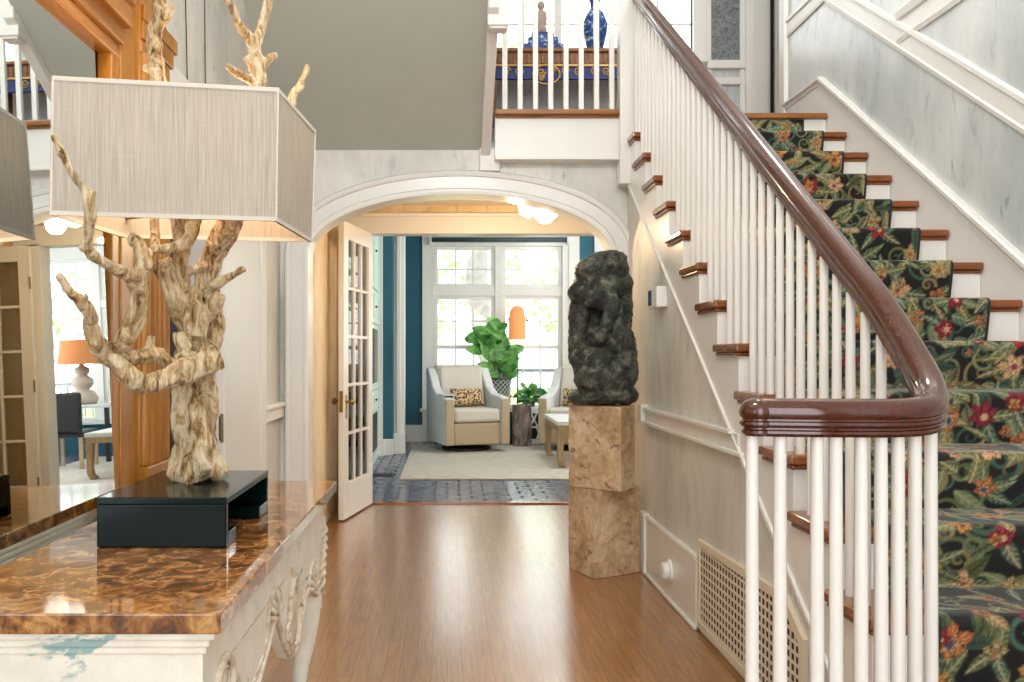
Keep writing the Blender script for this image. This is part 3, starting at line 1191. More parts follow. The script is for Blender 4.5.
    tag(o, 'black floral carpet runner with red and gold flowers down the stairs', 'carpet runner')


build_runner()

# ------------------------------------------------------------------ french doors
def french_door(label, hinge, ang, length, flip, knob_side):
    """leaf from hinge along direction ang (radians, from +x)"""
    t = thing('french_door', label, 'door', hinge, 'french door leaves', 'thing')
    M = Matrix.Translation(hinge) @ Matrix.Rotation(ang, 4, 'Z')
    H, th = 2.26, 0.045
    zb = 0.012
    s0, s1, top, bot = 0.10, 0.11, 0.13, 0.27
    fb = B()
    fb.boxM(M, 0, s0, 0, th, zb, H)
    fb.boxM(M, length - s1, length, 0, th, zb, H)
    fb.boxM(M, s0, length - s1, 0, th, zb, zb + bot)
    fb.boxM(M, s0, length - s1, 0, th, H - top, H)
    obj('door_frame', fb, 'white_gloss', t, bevel=0.004)
    mb = B()
    gx0, gx1, gz0, gz1 = s0, length - s1, zb + bot, H - top
    for i in (1, 2):
        x = gx0 + (gx1 - gx0) * i / 3
        mb.boxM(M, x - 0.011, x + 0.011, 0.006, th - 0.006, gz0, gz1)
    for i in range(1, 5):
        z = gz0 + (gz1 - gz0) * i / 5
        mb.boxM(M, gx0, gx1, 0.006, th - 0.006, z - 0.011, z + 0.011)
    obj('muntins', mb, 'white_gloss', t)
    obj('glass_pane', B().boxM(M, gx0, gx1, th / 2 - 0.002, th / 2 + 0.002, gz0, gz1), 'clear_glass', t)
    kz = 0.90
    kx = length - 0.055
    lk = B().boxM(M, length - 0.001, length + 0.003, 0.008, th - 0.008, kz - 0.08, kz + 0.08)
    obj('lock_plate', lk, 'brass', t)
    for sgn, y in ((-1, 0.0), (1, th)):
        kb = B()
        pr = [(0.001, 0), (0.022, 0.0), (0.022, 0.006), (0.009, 0.010), (0.009, 0.03), (0.02, 0.036), (0.027, 0.048), (0.024, 0.06), (0.012, 0.066), (0.001, 0.067)]
        kb.lathe(pr, n=16)
        R = Matrix.Rotation(PI / 2 * (1 if sgn < 0 else -1), 4, 'X')
        bmesh.ops.transform(kb.bm, matrix=M @ Matrix.Translation((kx, y, kz)) @ R, verts=kb.bm.verts)
        k = obj('door_knob', kb, 'brass', t, True, auto=40)
        ep = B().boxM(M, kx - 0.016, kx + 0.016, y - 0.004 if sgn < 0 else y, y if sgn < 0 else y + 0.004, kz - 0.13, kz + 0.05)
        obj('escutcheon', ep, 'brass', k)
    for z in (0.3, 1.1, 1.95):
        obj('hinge', B().tube([M @ Vector((0.0, -0.006, z - 0.05)), M @ Vector((0.0, -0.006, z + 0.05))], 0.008, 8), 'bronze', t)
    return t


h = Vector((-0.665, 7.11, 0))
e = Vector((-0.815, 6.37, 0))
french_door('white french door leaf standing open beside the marble console end', h, math.atan2(e.y - h.y, e.x - h.x), (e - h).length, 1, 1)
french_door('white french door leaf folded back behind the dark sculpture, seen in mirror', Vector((1.45, 6.995, 0)), math.radians(2), 0.76, 1, 1)

# ------------------------------------------------------------------ mirror with wood surround
MX = -0.965
mir = thing('wall_mirror', 'large mirror in amber wood surround behind the driftwood lamp', 'mirror', (MX, 1.5, 0.83), kind='thing')
lean = math.radians(1.25)
zt = 2.42
dx = (zt - 0.76) * math.tan(lean)
gb = B().hexa([(MX - 0.012, -0.6, 0.76), (MX, -0.6, 0.76), (MX, 2.48, 0.76), (MX - 0.012, 2.48, 0.76), (MX - 0.012 - dx, -0.6, zt), (MX - dx, -0.6, zt), (MX - dx, 2.38, zt), (MX - 0.012 - dx, 2.38, zt)])
obj('mirror_glass', gb, 'mirror_glass', mir)
obj('backing', B().box(XL + 0.001, MX - 0.06, -0.7, 2.80, 0.70, 2.5), 'amber_wood', mir)
pb = B()
pb.box(MX - 0.05, MX - 0.006, 2.465, 2.52, 0.76, 2.60)
pb.box(MX - 0.05, MX - 0.001, 2.52, 2.66, 0.76, 2.60)
for i in range(5):
    y = 2.665 + i * 0.047
    pb.tube([(MX + 0.008, y + 0.022, 0.90), (MX + 0.008, y + 0.022, 2.20)], 0.019, 10)
pb.box(MX - 0.05, MX + 0.006, 2.655, 2.905, 0.76, 2.60)
pb.box(MX - 0.05, MX + 0.034, 2.65, 2.91, 0.76, 0.90)
pb.box(MX - 0.05, MX + 0.010, 2.66, 2.93, 2.20, 2.24)
pb.box(MX - 0.05, MX + 0.016, 2.66, 2.955, 2.24, 2.30)
pb.box(MX - 0.05, MX + 0.020, 2.66, 2.985, 2.30, 2.35)
obj('pilaster', pb, 'amber_wood', mir, bevel=0.004)
cb = B()
cb.box(MX - 0.05, MX - 0.002, -0.6, 2.52, 2.125, 2.17)
for i, (zz, pr_) in enumerate(((2.165, 0.012), (2.215, 0.036), (2.28, 0.048), (2.345, 0.080), (2.42, 0.10))):
    cb.box(MX - 0.05, MX + pr_, -0.6, 2.52 + 0.003 * i, zz, zz + 0.085)
obj('cornice', cb, 'amber_wood_long', mir, bevel=0.008)
obj('bottom_rail', B().box(MX - 0.05, MX + 0.036, -0.6, 2.44, 0.71, 0.765), 'amber_wood_long', mir, bevel=0.003)
# hanging wires on the grey wall above
w1 = B().tube([(XL + 0.004, 2.95 + 0.52, 2.2), (XL + 0.004, 2.95 + 0.46, 3.0)], 0.0022, 6)
tag(obj('hanging_wire', w1, 'black_metal'), 'thin dark wire on pale wall nearer the wood cornice', 'wire', 'wires on the left wall')
w1 = B().tube([(XL + 0.004, 3.72, 2.2), (XL + 0.004, 3.70, 3.0)], 0.0022, 6)
tag(obj('hanging_wire', w1, 'black_metal'), 'thin dark wire on pale wall nearer the arch', 'wire', 'wires on the left wall')

# ------------------------------------------------------------------ console table
CT = 0.83
CXF, CY0, CY1 = -0.368, 1.379, 2.838
con = thing('console_table', 'antique white carved console table with brown marble top', 'console table', (-0.65, 2.1, 0), kind='thing')
obj('marble_top', B().box(-0.888, CXF, CY0, CY1, CT - 0.034, CT), 'brown_marble', con, bevel=0.003)
mb = B()
for (o_, z0, z1) in ((0.012, 0.782, 0.7965), (0.024, 0.766, 0.782), (0.032, 0.752, 0.766)):
    mb.box(-0.888, CXF - o_, CY0 + o_, CY1 - o_, z0, z1)
obj('cornice_moulding', mb, 'distressed_paint', con, bevel=0.004)
AX = CXF - 0.04
# end apron (near and far)
def end_apron(y, yb):
    pts = [(-0.87, 0.753), (AX - 0.003, 0.753), (AX - 0.003, 0.42), (AX - 0.06, 0.40), (AX - 0.10, 0.50), (-0.64, 0.545), (-0.80, 0.50), (-0.83, 0.40), (-0.87, 0.40)]
    obj('apron_end', B().prism(pts, 'y', y, yb), 'distressed_paint', con, bevel=0.004)
end_apron(CY0 + 0.04, CY0 + 0.065)
end_apron(CY1 - 0.065, CY1 - 0.04)
# front apron with shaped edge, (y, z)
edge_pts = [(1.42, .42), (1.50, .44), (1.60, .50), (1.70, .54), (1.80, .54), (1.88, .565), (1.95, .60), (2.0, .622), (2.05, .60), (2.09, .55), (2.14, .51), (2.20, .465), (2.25, .452), (2.30, .462), (2.36, .49), (2.40, .54), (2.46, .56), (2.52, .55), (2.60, .515), (2.66, .495), (2.72, .505), (2.77, .49), (2.80, .46)]
sp = [tuple(p) for p in smoothpath([(p[0], p[1], 0) for p in edge_pts], 4)]
ab_ = B()
for p, q in zip(sp[:-1], sp[1:]):
    ab_.hexa([(AX - 0.03, p[0], p[1]), (AX, p[0], p[1]), (AX, q[0], q[1]), (AX - 0.03, q[0], q[1]), (AX - 0.03, p[0], 0.753), (AX, p[0], 0.753), (AX, q[0], 0.753), (AX - 0.03, q[0], 0.753)])
bmesh.ops.remove_doubles(ab_.bm, verts=ab_.bm.verts, dist=0.0002)
obj('apron_front', ab_, 'distressed_paint', con)
cv = B()
cv.tube([(AX + 0.002, p[0], p[1] + 0.006) for p in sp], 0.0075, 8)
cv.tube([(AX + 0.001, p[0], p[1] + 0.024) for p in sp[4:-4]], 0.004, 6)


def spiral(cy, cz, r, a0, sgn, turns=1.6, rad=0.009):
    pts = []
    for i in range(26):
        f = i / 25
        a = a0 + sgn * f * turns * 2 * PI
        pts.append((AX + 0.006, cy + r * (1 - 0.82 * f) * math.cos(a), cz + r * (1 - 0.82 * f) * math.sin(a)))
    cv.tube(pts, [rad * (1 - 0.4 * i / 25) for i in range(26)], 8)


def shell(cy, cz, r, a0, a1, n=7):
    for i in range(n):
        a = a0 + (a1 - a0) * i / (n - 1)
        cv.tube([(AX + 0.008, cy, cz), (AX + 0.016, cy + r * 0.6 * math.cos(a), cz + r * 0.6 * math.sin(a)), (AX + 0.006, cy + r * math.cos(a), cz + r * math.sin(a))], [0.004, 0.010, 0.007], 8)


# near C-scroll with a round recess
cv.tube([(AX + 0.004, 1.545 + 0.052 * math.cos(a), 0.655 + 0.045 * math.sin(a)) for a in np.linspace(-0.5, 3.9, 24)], 0.009, 8)
cv.tube([(AX + 0.003, 1.545 + 0.036 * math.cos(a), 0.652 + 0.030 * math.sin(a)) for a in np.linspace(-0.5, 3.9, 24)], 0.004, 8)
spiral(1.62, 0.615, 0.026, 2.6, -1, 1.3, 0.006)
# shells
def shell2(cy, cz, r, a0, a1, n, rad=0.0065):
    for i in range(n):
        a = a0 + (a1 - a0) * i / (n - 1)
        cv.tube([(AX + 0.001, cy + r * 0.25 * math.cos(a), cz + r * 0.25 * math.sin(a)), (AX + 0.010, cy + r * 0.65 * math.cos(a), cz + r * 0.65 * math.sin(a)), (AX + 0.002, cy + r * math.cos(a), cz + r * math.sin(a))], [rad * 0.5, rad, rad * 0.8], 8)
    cv.tube([(AX + 0.003, cy + r * 1.06 * math.cos(a), cz + r * 1.06 * math.sin(a)) for a in np.linspace(a0 - 0.2, a1 + 0.2, 18)], 0.005, 8)


shell2(2.0, 0.622, 0.075, 0.5, 2.7, 8)
shell2(2.57, 0.535, 0.085, 0.3, 2.8, 9, 0.0075)
# long oval cartouche
for s_, rr in ((1.0, 0.008), (0.80, 0.005)):
    cv.tube([(AX + 0.006, 2.245 + 0.068 * s_ * math.cos(a), 0.565 + 0.100 * s_ * math.sin(a)) for a in np.linspace(0, 2 * PI, 33)], rr, 8)
cv.ball((AX + 0.001, 2.245, 0.565), (0.012, 0.046, 0.072), 18, 10)
shell2(2.245, 0.655, 0.032, 0.3, 2.84, 5, 0.005)
for (cy, sg, a0) in ((2.155, 1, 0.3), (2.335, -1, 2.8)):
    spiral(cy, 0.545, 0.026, a0, sg, 1.4, 0.006)
# leaf trail running up the far knee
for i in range(7):
    y_, z_ = 2.735 + 0.008 * i, 0.52 + 0.026 * i
    cv.tube([(AX + 0.002, y_ - 0.03, z_ - 0.012), (AX + 0.012, y_, z_), (AX + 0.002, y_ + 0.026, z_ + 0.022)], [0.003, 0.008, 0.004], 8)
cv.tube([(AX + 0.004, 2.70 + 0.02 * math.sin(t * 3) + 0.09 * t, 0.52 + 0.20 * t) for t in np.linspace(0, 1, 14)], 0.006, 8)
obj('carving', cv, 'worn_gilt_carving', con, True)
obj('incised_line', B().box(AX - 0.002, AX + 0.0012, 1.50, 2.16, 0.684, 0.688), 'worn_gilt_carving', con)


def cabriole(x, y, sx, sy):
    p = [(0, 0, 0.752, 0.045), (0.0, 0.0, 0.62, 0.048), (0.004, 0.004, 0.50, 0.048), (0.004, 0.004, 0.38, 0.040), (-0.012, -0.012, 0.25, 0.027), (-0.02, -0.02, 0.14, 0.023), (-0.008, -0.008, 0.06, 0.026), (0.012, 0.012, 0.02, 0.034), (0.014, 0.014, 0.0, 0.028)]
    q = smoothpath(p, 4)
    lb = B().tube([(x + sx * a[0], y + sy * a[1], a[2]) for a in q], [a[3] for a in q], 14)
    obj('leg', lb, 'distressed_paint', con, True)


for x, sx in ((AX - 0.05, 1), (-0.81, -1)):
    for y, sy in ((CY0 + 0.09, -1), (CY1 - 0.09, 1)):
        cabriole(x, y, sx, sy)

# ------------------------------------------------------------------ plinth on the console
px0, px1, py0, py1, pz0, pz1 = -0.763, -0.480, 1.85, 2.285, CT + 0.001, 0.940
pl = thing('display_plinth', 'low black-green lacquered open plinth under the driftwood lamp', 'plinth', ((px0 + px1) / 2, 2.07, CT), kind='thing')
b = B()
tk = 0.016
b.box(px0, px1, py0, py1, pz1 - tk, pz1)
b.box(px0, px1, py0, py0 + tk, pz0, pz1 - tk)
b.box(px0, px1, py1 - tk, py1, pz0, pz1 - tk)
b.box(px0, px1, py0 + tk, py0 + 0.085, pz0, pz0 + 0.03)
b.box(px0, px1, py1 - 0.11, py1 - tk, pz0, pz0 + 0.03)
b.box(px0, px0 + 0.012, py0 + tk, py1 - tk, pz0, pz1 - tk)
obj('plinth_body', b, 'dark_green_black', pl, bevel=0.0025)

# ------------------------------------------------------------------ driftwood lamp
lamp = thing('table_lamp', 'gilded driftwood branch table lamp with rectangular linen shade', 'lamp', (-0.60, 2.10, 0.940), kind='thing')


def br(b, pts, seed, n=14, wob=0.34):
    """pts: (px,py,Y,radius px)"""
    q = smoothpath(pts, 5)
    b.tube([P(a[0], a[1], a[2]) for a in q], [max(0.0025, a[3] * a[2] / F) for a in q], n, True, wob, seed)


tb = B()
# trunk
br(tb, [(202, 479.5, 2.11, 27), (200, 472, 2.11, 27), (198, 460, 2.11, 22), (195, 443, 2.11, 21), (193, 420, 2.10, 20), (192, 398, 2.10, 19), (193, 378, 2.10, 21), (196, 360, 2.10, 22), (200, 342, 2.10, 17), (204, 330, 2.10, 10)], 1, 22, 0.5)
br(tb, [(181, 477, 2.07, 7), (190, 470, 2.07, 11), (196, 455, 2.07, 9)], 2)
br(tb, [(224, 476, 2.09, 7), (217, 469, 2.10, 10), (210, 450, 2.1, 10), (206, 425, 2.09, 7)], 3)
br(tb, [(205, 474, 2.03, 8), (200, 462, 2.04, 9), (203, 440, 2.05, 8), (196, 410, 2.06, 8), (186, 385, 2.06, 6)], 4)
# big left sweep A
br(tb, [(217, 358, 2.06, 13), (203, 362, 2.03, 14), (183, 371, 1.98, 13), (165, 379, 1.95, 12), (148, 383, 1.92, 11), (132, 379, 1.90, 11), (118, 365, 1.88, 9), (105, 356, 1.87, 8), (96, 344, 1.85, 8), (91, 328, 1.84, 8), (89, 313, 1.82, 7), (80, 302, 1.80, 6), (70, 292, 1.78, 5), (62, 281, 1.77, 4.5), (57, 274, 1.76, 3.5)], 5)
br(tb, [(81, 303, 1.80, 5), (85, 297, 1.79, 4), (88, 295, 1.79, 3.5)], 6, 10)
# upper loop A2
br(tb, [(190, 356, 2.05, 12), (178, 366, 2.02, 9), (168, 363, 2.0, 7), (156, 354, 1.98, 7), (143, 355, 1.96, 8), (128, 357, 1.93, 7), (113, 351, 1.90, 6), (101, 341, 1.88, 6)], 7)
br(tb, [(148, 354, 1.97, 8), (150, 344, 1.97, 6), (151, 336, 1.97, 5.5)], 8, 10)
# branch B rising left then passing in front of the shade
br(tb, [(112, 349, 1.90, 6), (122, 342, 1.90, 9), (131, 328, 1.90, 10), (137, 312, 1.90, 10), (139, 296, 1.89, 10), (134, 280, 1.86, 9), (124, 273, 1.82, 7), (112, 267, 1.78, 6.5), (100, 260, 1.74, 6), (91, 252, 1.72, 6), (87, 243, 1.70, 5.5), (89, 230, 1.69, 5), (91, 215, 1.685, 5.3), (90, 200, 1.68, 5.5), (84, 188, 1.68, 4.6), (75, 177, 1.675, 4.2), (67, 163, 1.67, 4), (60, 148, 1.67, 3.8), (54, 136, 1.67, 3.2)], 9)
br(tb, [(89, 198, 1.68, 5), (92, 190, 1.68, 4)], 10, 10)
br(tb, [(87, 246, 1.70, 6), (82, 248, 1.70, 5), (79, 250, 1.70, 3.5)], 11, 10)
br(tb, [(136, 285, 1.88, 9), (142, 268, 1.88, 8.5), (142, 254, 1.88, 8), (138, 243, 1.88, 6), (132, 237, 1.88, 4.5), (131, 246, 1.87, 3.5)], 12)
br(tb, [(141, 262, 1.91, 5), (149, 254, 1.95, 5), (154, 246, 1.98, 5), (155, 232, 2.01, 5), (155, 212, 2.04, 4.6), (158, 200, 2.05, 4)], 13)
br(tb, [(154, 248, 1.92, 4.5), (166, 249, 1.96, 5), (180, 245, 1.99, 6), (190, 238, 2.01, 7), (193, 225, 2.02, 8), (196, 212, 2.02, 7)], 14)
# middle stem C
br(tb, [(198, 348, 2.09, 12), (190, 330, 2.08, 11), (183, 314, 2.07, 11), (176, 298, 2.06, 11), (170, 282, 2.06, 10.5), (167, 268, 2.06, 10), (164, 259, 2.06, 8)], 15)
br(tb, [(168, 285, 2.06, 7), (158, 270, 2.05, 5), (153, 270, 2.05, 4)], 16, 10)
br(tb, [(178, 300, 2.06, 9), (181, 280, 2.06, 9), (180, 262, 2.05, 8.5), (182, 246, 2.05, 9), (180, 225, 2.04, 9), (172, 190, 2.03, 8.5), (166, 150, 2.02, 8.5), (161, 110, 2.01, 9), (158, 77, 2.0, 8.5), (156, 60, 2.0, 8), (154, 45, 2.0, 8), (157, 28, 2.0, 7.5), (160, 14, 2.0, 7), (158, 2, 2.0, 6), (160, -14, 2.0, 5), (158, -30, 2.0, 3)], 17)
br(tb, [(158, 74, 2.0, 7), (150, 70, 1.99, 4.5), (143, 66, 1.98, 4)], 18, 10)
br(tb, [(163, 20, 2.0, 6), (170, 9, 2.0, 5), (173, 6, 2.0, 4.5)], 19, 10)
# right stem D
br(tb, [(207, 350, 2.09, 12), (213, 332, 2.10, 11), (212, 312, 2.11, 11), (209, 295, 2.12, 11), (207, 276, 2.12, 11), (211, 258, 2.12, 11), (220, 242, 2.11, 11.5), (230, 224, 2.10, 12), (240, 190, 2.09, 11), (248, 150, 2.07, 9.5), (254, 110, 2.05, 8.5), (258, 84, 2.04, 8), (257, 64, 2.04, 7.5), (255, 48, 2.04, 6.5), (249, 36, 2.03, 5), (240, 26, 2.02, 4.5), (234, 12, 2.01, 4.2), (228, 0, 2.0, 4), (221, -14, 2.0, 3.4)], 20)
br(tb, [(254, 50, 2.04, 5.5), (259, 36, 2.05, 5), (262, 22, 2.06, 4.8), (266, 8, 2.06, 5), (269, -8, 2.06, 4.5), (268, -24, 2.06, 3)], 21)
br(tb, [(258, 80, 2.04, 6), (247, 78, 2.02, 5), (236, 72, 2.0, 4.2), (226, 66, 1.99, 3.8)], 22)
br(tb, [(257, 66, 2.04, 5), (264, 64, 2.05, 4.4), (271, 57, 2.06, 4), (276, 54, 2.07, 3.4)], 23)
br(tb, [(252, 68, 2.04, 5), (247, 60, 2.03, 4.5), (245, 57, 2.03, 3.6)], 24, 10)
br(tb, [(234, 215, 2.10, 9), (256, 180, 2.17, 7), (276, 140, 2.23, 6), (289, 112, 2.27, 5.2), (294, 94, 2.28, 5), (300, 85, 2.28, 4.2), (305, 75, 2.28, 3.8), (308, 65, 2.28, 3)], 25)
br(tb, [(206, 286, 2.10, 8), (217, 283, 2.09, 6), (231, 276, 2.08, 4.8), (245, 268, 2.07, 3.6)], 26)
br(tb, [(210, 316, 2.08, 10), (216, 302, 2.06, 8), (220, 295, 2.05, 6)], 27)
br(tb, [(183, 274, 2.06, 5), (196, 269, 2.08, 5), (210, 266, 2.10, 6)], 28, 10)
br(tb, [(199, 338, 2.05, 8), (201, 318, 2.06, 7), (197, 300, 2.07, 6), (200, 286, 2.09, 6), (207, 270, 2.11, 5)], 29)
br(tb, [(186, 350, 2.04, 8), (180, 340, 2.03, 7), (178, 332, 2.03, 5)], 30, 10)
bmesh.ops.recalc_face_normals(tb.bm, faces=tb.bm.faces)
driftwood = obj('driftwood_stem', tb, 'gilded_driftwood', lamp, True)
rm = driftwood.modifiers.new('Remesh', 'REMESH')
rm.mode = 'VOXEL'
rm.voxel_size = 0.0036
rm.use_smooth_shade = True
tx = bpy.data.textures.new('bark_relief', 'CLOUDS')
tx.noise_scale = 0.022
tx.noise_depth = 3
dm = driftwood.modifiers.new('Relief', 'DISPLACE')
dm.texture = tx
dm.texture_coords = 'LOCAL'
dm.strength = 0.010
dm.mid_level = 0.55

# shade: four thin walls (slightly tapered), pale binding on the edges
dl, dr, df = 1.90, 1.985, 2.355
TL, TR_, TF = P(53, 75, dl), P(278, 88, dr), P(315, 130, df)
BL, BR_, BF = P(50.5, 214, dl), P(276, 222, dr), P(311.5, 242.5, df)
ztop, zbot = (TL.z + TR_.z + TF.z) / 3, (BL.z + BR_.z + BF.z) / 3
for v in (TL, TR_, TF):
    v.z = ztop
for v in (BL, BR_, BF):
    v.z = zbot
TK = TL + (TF - TR_)
BK = BL + (BF - BR_)
top4, bot4 = [TL, TR_, TF, TK], [BL, BR_, BF, BK]
print('shade', top4, bot4)
cen_t, cen_b = sum(top4, Vector()) / 4, sum(bot4, Vector()) / 4
sb = B()
for i in range(4):
    j = (i + 1) % 4
    o1, o2, o3, o4 = bot4[i], bot4[j], top4[j], top4[i]
    inn = lambda v, c: v + (Vector((c.x, c.y, v.z)) - v).normalized() * 0.004
    i1, i2, i3, i4 = inn(o1, cen_b), inn(o2, cen_b), inn(o3, cen_t), inn(o4, cen_t)
    sb.hexa([o1, o2, i2, i1, o4, o3, i3, i4])
shade = obj('lamp_shade', sb, 'linen_shade', lamp)
eb = B()
for q, s4 in ((top4, -1), (bot4, 1)):
    for i in range(4):
        a, c = q[i], q[(i + 1) % 4]
        d = (c - a).normalized()
        nrm = d.cross(Vector((0, 0, 1)))
        up = Vector((0, 0, 0.010 * s4))
        o = 0.0015
        p_ = [a - nrm * 0.005, a + nrm * o, c + nrm * o, c - nrm * 0.005]
        if s4 > 0:
            eb.hexa(p_ + [v + up for v in p_])
        else:
            eb.hexa([v + up for v in p_] + p_)
for i in range(4):
    a, c = bot4[i], top4[i]
    eb.tube([a, c], 0.0032, 6)
obj('binding', eb, 'shade_binding', shade)
cc = (cen_t + cen_b) / 2
for i, (ox, oy) in enumerate(((-0.09, -0.02), (0.09, 0.03))):
    bb = B().ball((cc.x + ox, cc.y + oy, cc.z + 0.0), (0.026, 0.026, 0.034), 14, 10)
    bb.tube([(cc.x + ox, cc.y + oy, cc.z - 0.07), (cc.x + ox, cc.y + oy, cc.z - 0.03)], 0.014, 10)
    obj('bulb', bb, 'bulb_glow', lamp, True)
hb_ = B().tube([(cc.x - 0.09, cc.y - 0.02, cc.z - 0.07), (cc.x, cc.y, cc.z - 0.085), (cc.x + 0.09, cc.y + 0.03, cc.z - 0.07)], 0.006, 8)
hb_.tube([BL + Vector((0, 0, 0.05)), BF + Vector((0, 0, 0.05))], 0.003, 6)
hb_.tube([BR_ + Vector((0, 0, 0.05)), BK + Vector((0, 0, 0.05))], 0.003, 6)
obj('shade_harp', hb_, 'brass', lamp, True)

# ------------------------------------------------------------------ travertine blocks and dark sculpture
def block(name, label, pts, z0, z1, seed):
    b = B()
    a, c, d = Vector(pts[0]), Vector(pts[1]), Vector(pts[2])      # front corner, left, right
    e_ = c + d - a
    poly = [(a.x, a.y), (d.x, d.y), (e_.x, e_.y), (c.x, c.y)]
    b.prism(poly, 'z', z0, z1)
    bmesh.ops.subdivide_edges(b.bm, edges=b.bm.edges[:], cuts=14, use_grid_fill=True)
    for v in b.bm.verts:
        n = mnoise.noise(v.co * 9 + Vector((seed, 0, 0))) * 0.004 + mnoise.noise(v.co * 30) * 0.0015
        cx_, cy_ = (a.x + e_.x) / 2, (a.y + e_.y) / 2
        v.co.x += (1 if v.co.x > cx_ else -1) * n
        v.co.y += (1 if v.co.y > cy_ else -1) * n
    return tag(obj(name, b, 'travertine', smooth=True, auto=40, bevel=0.004), label, 'stone block', kind='thing')


block('travertine_block', 'rough travertine block on the floor at the base of pedestal', [(0.8186, 4.733), (0.714, 4.995), (1.108, 4.885)], 0.0, 0.497, 3)
block('travertine_block', 'squared travertine block stacked under the dark sculpture', [(0.952, 4.655), (0.698, 4.88), (1.063, 4.812)], 0.499, 0.965, 8)


def sculpture():
    Yc = 4.86
    k = Yc / F / 4.009
    def w(cx, cy, dy=0.0):
        return Vector(((550 + cx / 4.009 - CX) * Yc / F, Yc + dy, EYE - (240 + cy / 4.009 - CY) * Yc / F))
    b = B()
    def el(cx, cy, rx, ry, dy=0.0, rd=None, ang=0.0):
        rd = rd if rd else (rx + ry) / 2
        b.ball(w(cx, cy, dy), (rx * k, rd * k, ry * k), 20, 14, Matrix.Rotation(math.radians(ang), 3, 'Y'))
    def cap(p, q, r0, r1, d0=0.0, d1=0.0):
        n = 8
        for i in range(n + 1):
            f = i / n
            b.ball(w(p[0] + (q[0] - p[0]) * f, p[1] + (q[1] - p[1]) * f, d0 + (d1 - d0) * f), (r0 + (r1 - r0) * f) * k, 14, 10)
    # base slab
    el(210, 620, 136, 35, 0, 105)
    el(110, 630, 42, 28, -0.02, 90); el(300, 622, 46, 38, -0.02, 95); el(200, 632, 130, 26, 0, 110)
    # crouched lower mass
    el(215, 525, 120, 92, 0, 105); el(165, 560, 76, 60, -0.08, 60); el(255, 550, 80, 66, -0.08, 60)
    el(310, 520, 40, 70, -0.02, 70); cap((110, 480), (150, 590), 36, 34, -0.03, -0.05)
    # seated thigh and flank
    cap((150, 470), (290, 455), 44, 40, -0.07, -0.04)
    el(300, 465, 46, 36, -0.03, 60)
    # left vertical body
    cap((115, 310), (108, 470), 40, 36, 0.0, 0.0); cap((140, 170), (112, 310), 48, 42, 0.0, 0.0)
    # deep back behind the hollow
    el(190, 350, 90, 150, 0.07, 60)
    # shoulders, bent back
    el(190, 180, 98, 80, 0, 100); el(140, 130, 46, 40, -0.04, 70, 20); cap((110, 215), (200, 235), 44, 50, -0.05, -0.09)
    el(180, 110, 70, 44, -0.02, 80)
    # head
    el(245, 105, 60, 62, -0.03, 70); el(262, 80, 40, 32, -0.03, 55); el(222, 110, 22, 16, -0.105, 18); el(280, 120, 26, 30, -0.07, 34); el(235, 60, 34, 18, 0, 50)
    el(195, 70, 44, 22, 0.0, 50, -15); el(150, 95, 36, 22, 0.0, 50, -20)
    # right shoulder
    el(287, 180, 42, 52, -0.02, 70); cap((300, 200), (306, 290), 30, 28, 0.0, 0.0)
    # front arm hanging into the hollow
    cap((225, 215), (232, 290), 40, 30, -0.09, -0.12); cap((232, 290), (196, 375), 30, 24, -0.12, -0.13); el(190, 385, 34, 26, -0.13, 30)
    cap((215, 395), (245, 430), 22, 30, -0.11, -0.10)
    # right leg and drapery folds
    cap((262, 255), (256, 420), 20, 24, -0.09, -0.10); cap((296, 260), (292, 425), 28, 22, -0.05, -0.08); cap((275, 300), (278, 420), 13, 15, -0.075, -0.09)
    cap((312, 380), (320, 450), 24, 28, -0.02, -0.03)
    o = obj('stone_sculpture', b, 'dark_stone', smooth=True)
    m = o.modifiers.new('Remesh', 'REMESH')
    m.mode = 'VOXEL'
    m.voxel_size = 0.006
    m.use_smooth_shade = True
    m2 = o.modifiers.new('Smooth', 'SMOOTH')
    m2.factor = 0.5
    m2.iterations = 1
    tx = bpy.data.textures.new('stone_relief', 'CLOUDS')
    tx.noise_scale = 0.05
    tx.noise_depth = 4
    m3 = o.modifiers.new('Relief', 'DISPLACE')
    m3.texture = tx
    m3.texture_coords = 'LOCAL'
    m3.strength = 0.020
    m3.mid_level = 0.5
    tx2 = bpy.data.textures.new('stone_pits', 'CLOUDS')
    tx2.noise_scale = 0.02
    tx2.noise_depth = 3
    m4 = o.modifiers.new('Pits', 'DISPLACE')
    m4.texture = tx2
    m4.texture_coords = 'LOCAL'
    m4.strength = 0.010
    tag(o, 'dark carved stone sculpture of a crouching figure on travertine blocks', 'sculpture')


sculpture()

